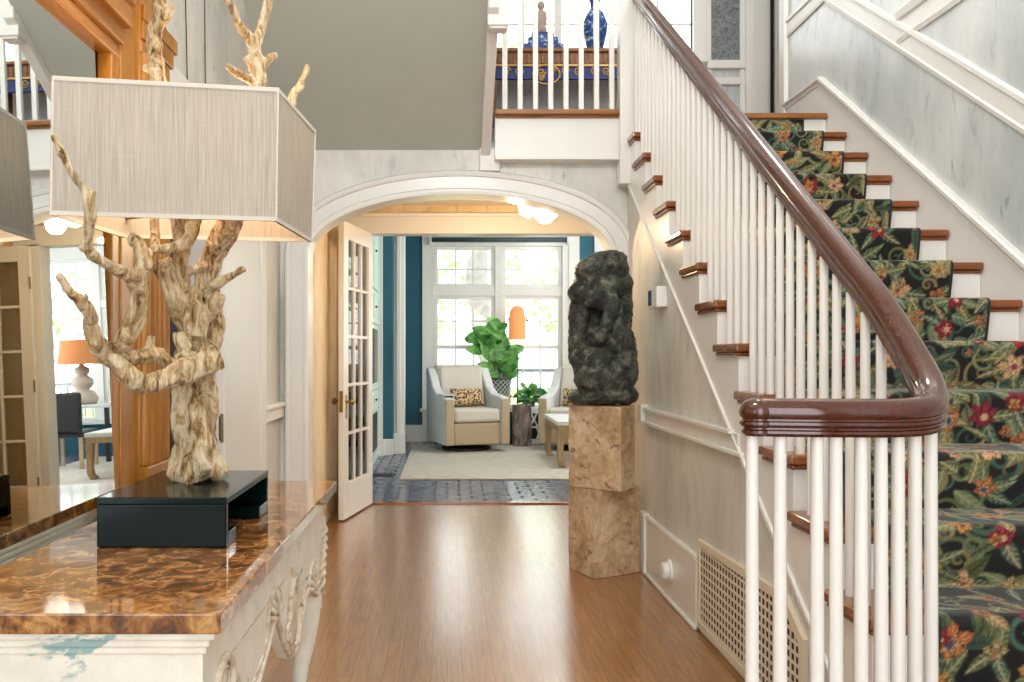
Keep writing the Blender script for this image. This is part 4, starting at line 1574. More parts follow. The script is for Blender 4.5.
# ------------------------------------------------------------------ pendant in the vestibule
pc = Vector((0.635, 5.80, 0))
pt = thing('ceiling_lamp', 'lit ruffled glass ceiling lamp just beyond the arch', 'lamp', (pc.x, pc.y, 2.5))
obj('canopy', B().lathe([(0.001, 2.5), (0.06, 2.5), (0.055, 2.475), (0.02, 2.46), (0.012, 2.26), (0.001, 2.26)], (pc.x, pc.y, 0), 20), 'brass', pt, True)
for i, (ox, oy, tl) in enumerate(((0.03, -0.03, 0.12), (-0.11, 0.02, 0.5), (0.05, 0.12, 0.4))):
    gl = B()
    rings = []
    for r, z in ((0.002, 0.0), (0.035, 0.006), (0.062, 0.04), (0.070, 0.08), (0.060, 0.115), (0.035, 0.14), (0.015, 0.155)):
        rings.append([(r * (1 + 0.09 * math.cos(8 * a)) * math.cos(a), r * (1 + 0.09 * math.cos(8 * a)) * math.sin(a), z) for a in np.linspace(0, 2 * PI, 32, endpoint=False)])
    gl.rings(rings)
    bmesh.ops.transform(gl.bm, matrix=Matrix.Translation((pc.x + ox, pc.y + oy, 2.140 + (0.06 if i else 0))) @ Matrix.Rotation(tl if i else 0, 4, 'Y'), verts=gl.bm.verts)
    obj('glass_shade', gl, 'lit_glass_shade', pt, True)

# ------------------------------------------------------------------ garden room shell
WXL, WXR = (434 - CX) * BY / F, (562 - CX) * BY / F
zpx = lambda y, Y=BY: EYE - (y - CY) * Y / F
xpx = lambda x, Y=BY: (x - CX) * Y / F
WZT, WZB = zpx(240), zpx(408)
b = B()
b.box(-2.2, WXL, BY, BY + 0.2, 0, 3.3)
b.box(WXR, 2.25, BY, BY + 0.2, 0, 3.3)
b.box(3.9, 4.6, BY, BY + 0.2, 0, 3.3)
b.box(WXL, WXR, BY, BY + 0.2, WZT, 3.3)
b.box(2.25, 3.9, BY, BY + 0.2, WZT, 3.3)
b.box(WXL, WXR, BY, BY + 0.2, 0, WZB)
b.box(2.25, 3.9, BY, BY + 0.2, 0, WZB)
struct('wall_garden_back', b, 'teal_wall')
struct('ceiling_garden_room', B().box(-2.2, 4.7, DY + 0.1, BY + 0.2, 3.2, 3.3), 'ceiling_white')
b = B()
b.box(4.5, 4.6, DY, 8.0, 0, 3.2)
b.box(4.5, 4.6, 11.8, BY + 0.2, 0, 3.2)
b.box(4.5, 4.6, 8.0, 11.8, 0, 0.5)
b.box(4.5, 4.6, 8.0, 11.8, 2.9, 3.2)
struct('wall_garden_right', b, 'white_trim')
b = B()
b.box(4.49, 4.56, 8.0, 11.8, 0.46, 0.52)
for i in range(7):
    y = 8.0 + i * 3.8 / 6
    b.box(4.51, 4.56, y - 0.025, y + 0.025, 0.5, 2.9)
for z in (1.2, 1.9, 2.5):
    b.box(4.52, 4.55, 8.0, 11.8, z - 0.012, z + 0.012)
struct('window_garden_right_added', b, 'white_gloss')  # unseen window added to bring more light into the garden room
# built-in cabinets on the left
cab = thing('built_in_cabinet', 'pale built-in cabinet wall just past the open french door', 'cabinet', (-0.9, 9, 0), kind='thing')
CXW = -0.86
obj('carcass', B().box(-1.5, CXW, 8.2, 10.55, 0, 3.19), 'mint_cabinet', cab)
for (ya, yb_) in ((8.22, 8.98), (9.0, 9.76), (9.78, 10.5)):
    for (za, zb_) in ((2.02, 2.9), (1.62, 2.0), (0.62, 0.84)):
        d = B()
        d.box(CXW, CXW + 0.018, ya + 0.015, yb_ - 0.015, za, zb_)
        d.box(CXW + 0.018, CXW + 0.026, ya + 0.015, ya + 0.07, za, zb_)
        d.box(CXW + 0.018, CXW + 0.026, yb_ - 0.07, yb_ - 0.015, za, zb_)
        d.box(CXW + 0.018, CXW + 0.026, ya + 0.07, yb_ - 0.07, zb_ - 0.055, zb_)
        d.box(CXW + 0.018, CXW + 0.026, ya + 0.07, yb_ - 0.07, za, za + 0.055)
        dd = obj('cabinet_door', d, 'mint_cabinet', cab, bevel=0.003)
        obj('knob', B().ball((CXW + 0.04, ya + 0.10, (za + zb_) / 2), 0.014, 10, 8), 'black_metal', dd, True)
    obj('niche_shade', B().box(CXW - 0.001, CXW + 0.006, ya + 0.03, yb_ - 0.03, 0.92, 1.56), 'dark_green_black', cab)  # flat dark panel, the shade of a recess put into its colour
    obj('firebox_shade', B().box(CXW - 0.001, CXW + 0.006, ya + 0.05, yb_ - 0.05, 0.12, 0.56), 'dark_chair', cab)  # flat dark panel painted for the shaded opening
obj('ledge', B().box(CXW, CXW + 0.03, 8.2, 10.55, 0.86, 0.90).box(CXW, CXW + 0.02, 8.2, 10.55, 0, 0.1), 'mint_cabinet', cab, bevel=0.004)
# stepping pilasters between cabinet and far wall (frontal faces)
def col_px(name, x0, x1, Y, mat, depth=0.2, z0=0.0, z1=3.2):
    return struct(name, B().box(xpx(x0, Y), xpx(x1, Y), Y, Y + depth, z0, z1), mat, bevel=0.004)
col_px('trim_pilaster_1', 376, 382.5, 10.56, 'white_trim', 1.7)
col_px('wall_garden_teal_1', 382, 393, 10.62, 'teal_wall', 1.7)
col_px('trim_pilaster_2', 392.5, 404.5, 10.80, 'white_trim', 0.25)
b = B()
b.box(xpx(376, 10.5), xpx(384, 10.5), 10.5, 10.6, 0, 0.2)
b.box(xpx(383, 10.56), xpx(393, 10.56), 10.56, 10.64, 0, 0.2)
b.box(xpx(392, 10.72), xpx(405, 10.72), 10.72, 10.9, 0, 0.26)
b.box(xpx(404, 12.24), xpx(430, 12.24), 12.24, 12.32, 0, 0.24)
struct('baseboard_garden', b, 'white_trim', bevel=0.006)
b = B()
b.box(xpx(396.5, 10.78), xpx(400.5, 10.78), 10.775, 10.81, 0.26, 3.2)
struct('trim_pilaster_reed', b, 'white_gloss', bevel=0.005)
struct('wall_garden_left', B().box(-2.2, -2.1, DY, BY, 0, 3.2), 'teal_wall')
# far window
def big_window(n0, x0, x1, z0, z1, name):
    b = B()
    b.box(x0 - 0.17, x0, BY - 0.04, BY + 0.1, 0, z1 + 0.10)
    b.box(x1, x1 + 0.15, BY - 0.04, BY + 0.1, 0, z1 + 0.10)
    b.box(x0 - 0.172, x1 + 0.152, BY - 0.045, BY + 0.102, z1 - 0.09, z1 + 0.12)
    b.box(x0 - 0.2, x1 + 0.18, BY - 0.12, BY + 0.1, z0 - 0.05, z0)
    w = x1 - x0
    mid = x0 + w * 0.503
    zt0, zt1 = zpx(296), zpx(287)
    b.box(mid - 0.052, mid + 0.052, BY - 0.012, BY + 0.12, z0, z1 + 0.02)
    b.box(x0 - 0.01, x1 + 0.01, BY - 0.004, BY + 0.118, zt0, zt1)
    zm = zpx(347)
    for (a, c) in ((x0, mid - 0.05), (mid + 0.05, x1)):
        for (q0, q1, rows) in ((zt1, z1 - 0.09, 2), (z0, zt0, 4)):
            s_ = 0.058
            b.box(a, a + s_, BY + 0.02, BY + 0.1, q0, q1)
            b.box(c - s_, c, BY + 0.02, BY + 0.1, q0, q1)
            b.box(a, c, BY + 0.023, BY + 0.097, q0 - 0.004, q0 + 0.05)
            b.box(a, c, BY + 0.023, BY + 0.097, q1 - 0.05, q1 + 0.004)
            if rows == 4:
                b.box(a, c, BY + 0.026, BY + 0.094, zm - 0.03, zm + 0.03)
            for i in (1, 2):
                x = a + s_ + (c - a - 2 * s_) * i / 3
                b.box(x - 0.012, x + 0.012, BY + 0.04, BY + 0.075, q0, q1)
            zs = [zpx(269)] if rows == 2 else [zpx(321), zpx(372)]
            for z in zs:
                b.box(a, c, BY + 0.043, BY + 0.072, z - 0.012, z + 0.012)
    struct(name, b, 'white_gloss', bevel=0.004)
    struct(name + '_glass', B().box(x0, x1, BY + 0.055, BY + 0.06, z0, z1), 'clear_glass')
big_window(1, WXL, WXR, WZB, WZT, 'window_3')
big_window(2, 2.3, 3.85, WZB, WZT, 'window_4')
rb = thing('roller_blind', 'dark rolled-up blind along the top of the far window', 'blind', (0.74, BY - 0.08, WZT - 0.02))
obj('roller', B().tube([(xpx(432), BY - 0.09, zpx(240.5)), (xpx(566), BY - 0.09, zpx(240.5))], 0.035, 14), 'pot_dark', rb, True)
obj('bracket', B().box(xpx(431) - 0.02, xpx(431), BY - 0.13, BY - 0.04, zpx(245), zpx(237)).box(xpx(566), xpx(566) + 0.02, BY - 0.13, BY - 0.04, zpx(245), zpx(237)), 'white_trim', rb)
b = B()
b.box(xpx(568), xpx(579), BY - 0.06, BY, 0, 3.2)
struct('trim_pilaster_3', b, 'white_trim', bevel=0.01)
# floor vent
v = thing('floor_vent', 'black metal floor vent in the slate tiles by french door', 'vent', (-0.66, 8.85, 0.0))
obj('vent_frame', B().box(-0.80, -0.56, 8.74, 8.96, 0.001, 0.005), 'black_metal', v)
sl = B()
for i in range(9):
    sl.box(-0.785 + i * 0.024, -0.775 + i * 0.024, 8.76, 8.94, 0.005, 0.007)
obj('vent_slats', sl, 'dark_gap', v)
# rug
rg = B().box(-0.475, 3.0, 8.50, 11.73, 0.001, 0.016)
rug = tag(obj('area_rug', rg, 'rug', bevel=0.006), 'large plain beige rug on the slate floor of the far room', 'rug')

# ------------------------------------------------------------------ armchairs
def make_armchair(label):
    t = thing('armchair', label, 'armchair', (0, 0, 0), 'swivel armchairs in the far room', 'thing')
    # all in local coordinates, front is -y
    obj('swivel_base', B().lathe([(0.001, 0.0), (0.30, 0.0), (0.30, 0.03), (0.10, 0.05), (0.10, 0.10), (0.001, 0.10)], (0, 0.02, 0), 24), 'black_metal', t, True, auto=40)
    obj('seat_frame', B().box(-0.29, 0.29, -0.40, 0.36, 0.09, 0.36), 'chair_front', t, bevel=0.025, segs=3)
    obj('seat_cushion', B().box(-0.285, 0.285, -0.42, 0.28, 0.365, 0.53), 'chair_fabric', t, bevel=0.045, segs=4)
    for sx in (-1, 1):
        ab = B()
        x0, x1 = (0.29, 0.40) if sx > 0 else (-0.40, -0.29)
        poly = [(-0.42, 0.09), (-0.42, 0.66), (-0.30, 0.68), (-0.05, 0.70), (0.12, 0.78), (0.24, 0.92), (0.33, 1.02), (0.42, 1.02), (0.40, 0.60), (0.38, 0.09)]
        ab.prism(poly, 'x', x0, x1)
        obj('arm', ab, 'throw_fabric', t, bevel=0.022, segs=3)
        obj('arm_front', B().box(x0 + 0.004, x1 - 0.004, -0.428, -0.405, 0.095, 0.65), 'chair_front', t, bevel=0.01, label='tan arm front panel')
    bb = B()
    bb.prism([(0.14, 0.42), (0.26, 0.42), (0.42, 1.05), (0.36, 1.06), (0.27, 1.03)], 'x', -0.30, 0.30)
    obj('backrest', bb, 'chair_fabric', t, bevel=0.03, segs=3)
    bc_ = B()
    bc_.prism([(0.08, 0.52), (0.20, 0.52), (0.34, 0.98), (0.31, 1.05), (0.24, 1.03)], 'x', -0.275, 0.275)
    obj('back_cushion', bc_, 'chair_fabric', t, bevel=0.05, segs=4)
    return t


def make_pillow(label, loc, rz):
    t = thing('lumbar_pillow', label, 'pillow', (0, 0, 0), 'leopard print pillows')
    b = B()
    n = 14
    g = [[None] * (n + 1) for _ in range(n + 1)]
    for sgn in (1, -1):
        vs = []
        for i in range(n + 1):
            row = []
            for j in range(n + 1):
                u, v = i / n * 2 - 1, j / n * 2 - 1
                th = 0.075 * (max(0, (1 - u ** 4) * (1 - v ** 4))) ** 0.5
                row.append(b.bm.verts.new((u * 0.225 * (1 - 0.05 * (1 - v * v)), sgn * th, v * 0.12 * (1 - 0.06 * (1 - u * u)))))
            vs.append(row)
        for i in range(n):
            for j in range(n):
                b.bm.faces.new([vs[i][j], vs[i + 1][j], vs[i + 1][j + 1], vs[i][j + 1]])
    bmesh.ops.remove_doubles(b.bm, verts=b.bm.verts, dist=0.0005)
    obj('cover', b, 'leopard_cloth', t, True)
    t.location = loc
    t.rotation_euler = (math.radians(-18), 0, rz)
    return t


ch1 = make_armchair('cream swivel armchair left of the potted fig tree')
ch1.location = (0.26, 11.18, 0.016)
ch1.rotation_euler = (0, 0, math.radians(17))
ch1.scale = (1.08, 1.08, 1.04)
ch2 = copy_tree(ch1)
ch2['label'] = 'cream swivel armchair half hidden behind dark sculpture and bench'
ch2.location = (1.74, 11.18, 0.016)
ch2.rotation_euler = (0, 0, math.radians(-22))


def on_chair(ch, p):
    return Matrix.Translation(ch.location) @ ch.rotation_euler.to_matrix().to_4x4() @ Vector([a * c for a, c in zip(p, ch.scale)])


make_pillow('leopard print lumbar pillow on the left cream armchair', on_chair(ch1, (0.0, -0.01, 0.655)), math.radians(17))
make_pillow('leopard print lumbar pillow on the armchair behind the sculpture', on_chair(ch2, (0.0, -0.01, 0.655)), math.radians(-22))
tb_ = B()
p_ = [(-0.285, 0.56), (-0.285, 0.725), (-0.408, 0.725), (-0.410, 0.50), (-0.404, 0.50), (-0.404, 0.718), (-0.29, 0.718), (-0.29, 0.56)]
th_ = thing('throw_blanket', 'folded pale throw over the arm of the left armchair', 'throw')
tb_.prism([(-0.276, 0.57), (-0.276, 0.708), (-0.412, 0.708), (-0.416, 0.48), (-0.402, 0.48), (-0.402, 0.694), (-0.287, 0.694), (-0.287, 0.57)], 'y', -0.38, -0.12)
obj('blanket', tb_, 'throw_fabric', th_, bevel=0.003)
th_.location = ch1.location
th_.rotation_euler = ch1.rotation_euler
th_.scale = ch1.scale

# ------------------------------------------------------------------ plants
def leaf_mesh(b, base, d, up, L, W, cup=0.2):
    d = d.normalized()
    side = d.cross(up).normalized()
    nrm = side.cross(d).normalized()
    n = 7
    rows = []
    for i in range(n + 1):
        t = i / n
        w = W * (math.sin(PI * min(1, t ** 0.8)) ** 0.8 * (0.75 + 0.5 * t)) * 0.5 + 0.002
        c = base + d * (L * t) - nrm * (cup * L * t * t)
        rows.append([b.bm.verts.new(c - side * w + nrm * w * 0.25), b.bm.verts.new(c), b.bm.verts.new(c + side * w + nrm * w * 0.25)])
    for a, c in zip(rows[:-1], rows[1:]):
        b.bm.faces.new([a[0], a[1], c[1], c[0]])
        b.bm.faces.new([a[1], a[2], c[2], c[1]])


mat_lattice('lattice_pot', S(60, 70, 72), S(190, 200, 200), 12)
FY = 11.98
fx, fz0 = xpx(500, FY), zpx(395, FY)
st = thing('plant_stand', 'slim plant stand behind the armchair under the potted fig', 'plant stand', (fx, FY, 0.0))
obj('stand_top', B().lathe([(0.001, fz0 - 0.03), (0.17, fz0 - 0.03), (0.17, fz0 - 0.001), (0.001, fz0 - 0.001)], (fx, FY, 0), 20), 'light_oak', st)
for a in (0.5, 2.07, 3.64, 5.21):
    obj('leg', B().tube([(fx + 0.14 * math.cos(a), FY + 0.14 * math.sin(a), 0.0), (fx + 0.12 * math.cos(a), FY + 0.12 * math.sin(a), fz0 - 0.03)], 0.014, 8), 'light_oak', st)
fg = thing('potted_fig', 'fiddle-leaf fig in a lattice pot behind the left armchair', 'plant', (fx, FY, fz0))
pz1_ = zpx(378, FY)
pot = obj('pot', B().lathe([(0.001, fz0), (0.125, fz0), (0.165, pz1_ - 0.02), (0.178, pz1_ - 0.02), (0.178, pz1_), (0.155, pz1_), (0.15, pz1_ - 0.03), (0.001, pz1_ - 0.03)], (fx, FY, 0), 28), 'pot_dark', fg, True, auto=40)
lt = B()
for k in range(14):
    for sg in (1, -1):
        pts = []
        for i in range(9):
            f = i / 8
            a = 2 * PI * k / 14 + sg * f * 1.35
            r = 0.127 + 0.036 * f
            pts.append((fx + r * math.cos(a), FY + r * math.sin(a), fz0 + 0.01 + (pz1_ - fz0 - 0.03) * f))
        lt.tube(pts, 0.0045, 5)
obj('lattice', lt, 'stone_stool', pot, True)
sb_ = B()
lf = B()
rnd = random.Random(5)
for s in range(6):
    a = s * 1.07 + 0.4
    hgt = [0.74, 0.58, 0.46, 0.64, 0.34, 0.30][s]
    x_, y_ = fx + 0.05 * math.cos(a), FY + 0.05 * math.sin(a)
    lean_ = [-0.02, -0.26, -0.16, -0.08, 0.08, -0.05][s]
    pts = [Vector((x_ + lean_ * (i / 7) ** 1.4, y_ + 0.03 * math.sin(i + s), pz1_ - 0.04 + hgt * i / 7)) for i in range(8)]
    sb_.tube(pts, [0.012 - 0.001 * i for i in range(8)], 7)
    for i in range(1, 8):
        for q in range(1 if i < 7 else 3):
            an = rnd.uniform(0, 2 * PI)
            d = Vector((math.cos(an), math.sin(an) * 0.35, rnd.uniform(0.1, 0.9)))
            leaf_mesh(lf, pts[i] + d * 0.02, d, Vector((rnd.uniform(-0.5, 0.5), -1, rnd.uniform(0.1, 0.7))), rnd.uniform(0.19, 0.31), rnd.uniform(0.13, 0.20), rnd.uniform(0.05, 0.5))
obj('stem', sb_, 'bark', fg, True)
obj('foliage', lf, 'fig_leaf', fg, True)

# garden stool with pierced sides and small plant
gx, gy = xpx(530, 11.9), 11.97
GS = 1.22
gs = thing('garden_stool', 'white pierced ceramic garden stool beside the petrified stump', 'stool', (gx, gy, 0.0))
obj('stool_inner_shade', B().lathe([(0.001, 0.0), (0.15 * GS, 0.0), (0.17 * GS, 0.1), (0.18 * GS, 0.27), (0.17 * GS, 0.44), (0.15 * GS, 0.50), (0.001, 0.50)], (gx, gy, 0), 24), 'dark_gap', gs, True)  # near-black core painted for the shade inside the pierced stool
lt = B()
for zr, rr in ((0.03, 0.16), (0.06, 0.17), (0.46, 0.172), (0.49, 0.165)):
    lt.tube([(gx + rr * GS * math.cos(a), gy + rr * GS * math.sin(a), zr) for a in np.linspace(0, 2 * PI, 33)], 0.018, 8)
for k in range(9):
    for zc in (0.165, 0.36):
        off = (PI / 9 if zc > 0.3 else 0)
        pts = [(gx + 0.186 * GS * math.cos(2 * PI * k / 9 + off + 0.33 * math.cos(a)), gy + 0.186 * GS * math.sin(2 * PI * k / 9 + off + 0.33 * math.cos(a)), zc + 0.10 * math.sin(a)) for a in np.linspace(0, 2 * PI, 7)]
        lt.tube(pts, 0.014, 6)
obj('lattice', lt, 'stone_stool', gs, True)
obj('stool_top', B().lathe([(0.001, 0.495), (0.17 * GS, 0.495), (0.172 * GS, 0.515), (0.15 * GS, 0.525), (0.001, 0.525)], (gx, gy, 0), 24), 'stone_stool', gs, True, auto=40)
sp_ = thing('small_plant', 'low leafy green plant on the white garden stool', 'plant', (gx, gy, 0.526))
obj('pot', B().lathe([(0.001, 0.526), (0.07, 0.526), (0.085, 0.60), (0.078, 0.60), (0.001, 0.59)], (gx, gy, 0), 18), 'pot_dark', sp_, True, auto=40)
lf = B()
for i in range(75):
    an, el_ = rnd.uniform(0, 2 * PI), rnd.uniform(-0.2, 1.2)
    d = Vector((math.cos(an) * math.cos(el_), math.sin(an) * math.cos(el_), math.sin(el_)))
    leaf_mesh(lf, Vector((gx, gy, 0.62)) + d * rnd.uniform(0.02, 0.19), d, Vector((0, -0.6, 1)), rnd.uniform(0.09, 0.15), rnd.uniform(0.07, 0.11), 0.4)
obj('foliage', lf, 'fig_leaf', sp_, True)
# stump
sx_, sy_ = xpx(522, 11.58), 11.58
b = B()
rings = []
for i, z in enumerate(np.linspace(0.016, 0.58, 12)):
    rings.append([((0.128 + 0.012 * mnoise.noise(Vector((math.cos(a) * 2, math.sin(a) * 2, z * 2)))) * math.cos(a) + sx_, (0.128 + 0.012 * mnoise.noise(Vector((math.cos(a) * 2, math.sin(a) * 2, z * 2)))) * math.sin(a) + sy_, z) for a in np.linspace(0, 2 * PI, 28, endpoint=False)])
tag(obj('stump_table', b.rings(rings), 'petrified_wood', smooth=True, auto=40), 'polished petrified wood stump table beside the left armchair', 'side table')
# floor lamp
lx, ly = xpx(517.5, 12.1), 12.1
fl = thing('floor_lamp', 'floor lamp with glowing orange cylinder shade by the window', 'lamp', (lx, ly, 0))
obj('base', B().lathe([(0.001, 0.0), (0.14, 0.0), (0.14, 0.03), (0.03, 0.045), (0.001, 0.045)], (lx, ly, 0), 24), 'black_metal', fl, True, auto=40)
z1_, z0_ = zpx(317, ly), zpx(346, ly)
obj('pole', B().tube([(lx, ly, 0.03), (lx, ly, z0_ + 0.1)], 0.011, 8).tube([(lx - 0.14, ly, z1_ - 0.04), (lx - 0.11, ly, z1_ - 0.01), (lx + 0.12, ly, z1_ - 0.01), (lx + 0.15, ly, z1_ - 0.06)], 0.012, 6), 'black_metal', fl, True)
cx_ = lx - 0.005
MATS['lit_orange_shade'] = MATS['lamp_orange'].copy()
MATS['lit_orange_shade'].node_tree.nodes['Principled BSDF'].inputs['Emission Color'].default_value = (1.0, 0.42, 0.16, 1)
MATS['lit_orange_shade'].node_tree.nodes['Principled BSDF'].inputs['Emission Strength'].default_value = 0.45
obj('lamp_shade', B().lathe([(0.115, z0_ + 0.085), (0.122, z0_ + 0.085), (0.118, z1_), (0.10, z1_ + 0.10), (0.05, z1_ + 0.155), (0.03, z1_ + 0.16), (0.02, z1_ + 0.15), (0.095, z1_ + 0.09), (0.112, z1_)], (cx_, ly, 0), 28), 'lit_orange_shade', fl, True, auto=40)
obj('diffuser', B().lathe([(0.001, z0_), (0.118, z0_), (0.126, z0_ + 0.01), (0.123, z0_ + 0.09), (0.001, z0_ + 0.09)], (cx_, ly, 0), 28), 'shade_glow', fl, True, auto=40)
# bench / low table
bt = thing('bench', 'pale wood bench with hoof feet in front of the second armchair', 'bench', (1.6, 9.9, 0.016))
X0, X1, Y0, Y1 = 1.20, 2.05, 9.28, 10.5
obj('seat', B().box(X0, X1, Y0, Y1, 0.475, 0.525), 'throw_fabric', bt, bevel=0.012, segs=3)
obj('apron', B().box(X0 + 0.01, X1 - 0.01, Y0 + 0.01, Y1 - 0.01, 0.41, 0.474), 'bench_wood', bt, bevel=0.005)
for x, sx in ((X0 + 0.045, 1), (X1 - 0.045, -1)):
    for y, sy in ((Y0 + 0.045, 1), (Y1 - 0.045, -1)):
        q = [(0.0, 0.41, 0.042), (0.0, 0.3, 0.036), (-0.006, 0.16, 0.032), (0.0, 0.07, 0.034), (0.022, 0.035, 0.040), (0.028, 0.016, 0.036)]
        rings = []
        for d, z, r in q:
            c_ = (x + sx * d, y + sy * d)
            rings.append([(c_[0] - r, c_[1] - r, z), (c_[0] + r, c_[1] - r, z), (c_[0] + r, c_[1] + r, z), (c_[0] - r, c_[1] + r, z)])
        obj('leg', B().rings(rings), 'bench_wood', bt, bevel=0.006)

# ------------------------------------------------------------------ things seen only in the mirror
dk = thing('writing_desk', 'white desk by the far right window, seen in the mirror', 'desk', (3.1, 11.3, 0))
obj('desk_top', B().box(2.45, 3.75, 11.0, 11.7, 0.72, 0.76), 'throw_fabric', dk, bevel=0.005)
for x in (2.5, 3.7):
    for y in (11.05, 11.65):
        obj('leg', B().box(x - 0.025, x + 0.025, y - 0.025, y + 0.025, 0.016, 0.72), 'dark_chair', dk)
gl_ = thing('gourd_lamp', 'stacked gourd table lamp with rust shade, seen in the mirror', 'lamp', (2.95, 11.4, 0.761))
obj('base', B().lathe([(0.001, 0.761), (0.17, 0.765), (0.20, 0.84), (0.15, 0.93), (0.09, 0.96), (0.14, 1.02), (0.14, 1.10), (0.07, 1.15), (0.10, 1.19), (0.10, 1.24), (0.03, 1.28), (0.015, 1.34), (0.001, 1.34)], (2.95, 11.4, 0), 24), 'gourd', gl_, True)
obj('lamp_shade', B().lathe([(0.30, 1.30), (0.304, 1.30), (0.26, 1.62), (0.256, 1.62)], (2.95, 11.4, 0), 28), 'lamp_orange', gl_, True, auto=40)
dc = thing('desk_chair', 'dark armless chair at the white desk, seen in the mirror', 'chair', (2.75, 10.55, 0.016))
obj('seat', B().box(2.50, 3.0, 10.3, 10.8, 0.40, 0.48), 'dark_chair', dc, bevel=0.03)
obj('backrest', B().box(2.50, 3.0, 10.26, 10.33, 0.46, 0.95), 'dark_chair', dc, bevel=0.03)
for x in (2.54, 2.96):
    for y in (10.33, 10.76):
        obj('leg', B().box(x - 0.02, x + 0.02, y - 0.02, y + 0.02, 0.016, 0.40), 'light_oak', dc)

# ------------------------------------------------------------------ landing table and ornaments
TY0, TY1 = 6.62, 7.0
tz = 3.635
lt_ = thing('landing_table', 'carved console with blue and gilt apron on upper landing', 'console table', (0.9, 6.8, LAND), kind='thing')
obj('table_top', B().box(0.28, 1.62, TY0 - 0.03, TY1, tz - 0.03, tz), 'frieze_wood', lt_, bevel=0.006)
fz = B().box(0.31, 1.59, TY0, TY1 - 0.02, tz - 0.125, tz - 0.03)
for i in range(34):
    x = 0.33 + i * 0.037
    fz.box(x, x + 0.018, TY0 - 0.012, TY0, tz - 0.115, tz - 0.04)
obj('frieze', fz, 'frieze_wood', lt_)
obj('gilt_moulding', B().box(0.30, 1.60, TY0 - 0.015, TY0 + 0.01, tz - 0.14, tz - 0.125), 'gold_paint', lt_)
obj('apron', B().box(0.33, 1.57, TY0, TY0 + 0.03, tz - 0.235, tz - 0.14), 'navy', lt_)
def spiral2(b, cx, cz, r, a0, sgn, y, rad):
    pts = []
    for i in range(22):
        f = i / 21
        a = a0 + sgn * f * 3 * PI
        pts.append((cx + r * (1 - 0.8 * f) * math.cos(a), y, cz + r * (1 - 0.8 * f) * math.sin(a)))
    b.tube(pts, rad, 6)


for x, s_ in ((0.46, 1), (0.56, -1), (0.92, 1), (1.02, -1), (1.15, 1), (1.24, -1), (1.4, 1)):
    gc = B()
    spiral2(gc, x, tz - 0.175, 0.035, 0.0, s_, TY0 - 0.005, 0.006)
    obj('gilt_scroll', gc, 'gold_paint', lt_, True)
gc = B()
mx_, mz_ = xpx(546, TY0), tz - 0.205
gc.tube([(mx_ + 0.105 * math.cos(a), TY0 - 0.012, mz_ + 0.075 * math.sin(a)) for a in np.linspace(0, 2 * PI, 29)], 0.009, 8)
for sx in (-1, 1):
    spiral2(gc, mx_ + sx * 0.04, mz_ + 0.02, 0.034, 0, sx, TY0 - 0.012, 0.007)
    spiral2(gc, mx_ + sx * 0.035, mz_ - 0.03, 0.022, 0, -sx, TY0 - 0.012, 0.006)
obj('gilt_cartouche', gc, 'gold_paint', lt_, True)
obj('medallion', B().ball((mx_, TY0 + 0.012, mz_), (0.10, 0.02, 0.072), 20, 10), 'navy', lt_, True)
for x in (0.36, 1.54):
    for y in (TY0 + 0.03, TY1 - 0.05):
        obj('leg', B().tube([(x, y, LAND), (x, y, LAND + 0.3), (x, y, tz - 0.13)], [0.018, 0.022, 0.032], 10), 'frieze_wood', lt_, True)
tyc = 6.80
xt = lambda px: xpx(px, tyc)
ztb = tz + 0.001
sh_ = [(0.16, 0.00, 0.07), (0.12, 0.071, 0.13), (0.09, 0.131, 0.18)]
for i, (w_, a_, c_) in enumerate(sh_):
    lab = ['widest blue lacquer box at the bottom of the stack on landing table', 'middle blue lacquer box of the stack on the landing table', 'topmost small blue lacquer box under the clay figurine'][i]
    tag(obj('lacquer_box', B().box(xt(542) - w_, xt(542) + w_, tyc - w_ * 0.7, tyc + w_ * 0.7, ztb + a_, ztb + c_), 'porcelain_blue', bevel=0.008), lab, 'box', 'blue boxes on the landing table')
fgz = ztb + 0.181
b = B()
b.ball((xt(541), tyc, fgz + 0.03), (0.05, 0.05, 0.04), 14, 10)
b.ball((xt(541), tyc, fgz + 0.11), (0.042, 0.04, 0.09), 14, 10)
b.ball((xt(541) - 0.03, tyc - 0.02, fgz + 0.12), (0.018, 0.02, 0.06), 10, 8)
b.ball((xt(541) + 0.03, tyc - 0.02, fgz + 0.12), (0.018, 0.02, 0.06), 10, 8)
b.ball((xt(541), tyc - 0.005, fgz + 0.225), (0.03, 0.032, 0.038), 12, 10)
f_ = obj('clay_figurine', b, 'statue_clay', smooth=True)
m = f_.modifiers.new('Remesh', 'REMESH')
m.mode = 'VOXEL'
m.voxel_size = 0.008
m.use_smooth_shade = True
tag(f_, 'small clay figurine standing on the blue boxes on landing', 'figurine')
vx = xt(595)
va = thing('blue_vase', 'tall blue and white vase on a wood base on landing', 'vase', (vx, tyc, ztb))
obj('wood_base', B().lathe([(0.001, ztb), (0.085, ztb), (0.09, ztb + 0.02), (0.075, ztb + 0.035), (0.001, ztb + 0.035)], (vx, tyc, 0), 20), 'frieze_wood', va, True, auto=40)
obj('vase_body', B().lathe([(0.001, ztb + 0.035), (0.06, ztb + 0.035), (0.07, ztb + 0.08), (0.095, ztb + 0.18), (0.10, ztb + 0.26), (0.07, ztb + 0.34), (0.035, ztb + 0.38), (0.04, ztb + 0.44), (0.055, ztb + 0.46), (0.001, ztb + 0.46)], (vx, tyc, 0), 24), 'porcelain_blue', va, True, auto=60)

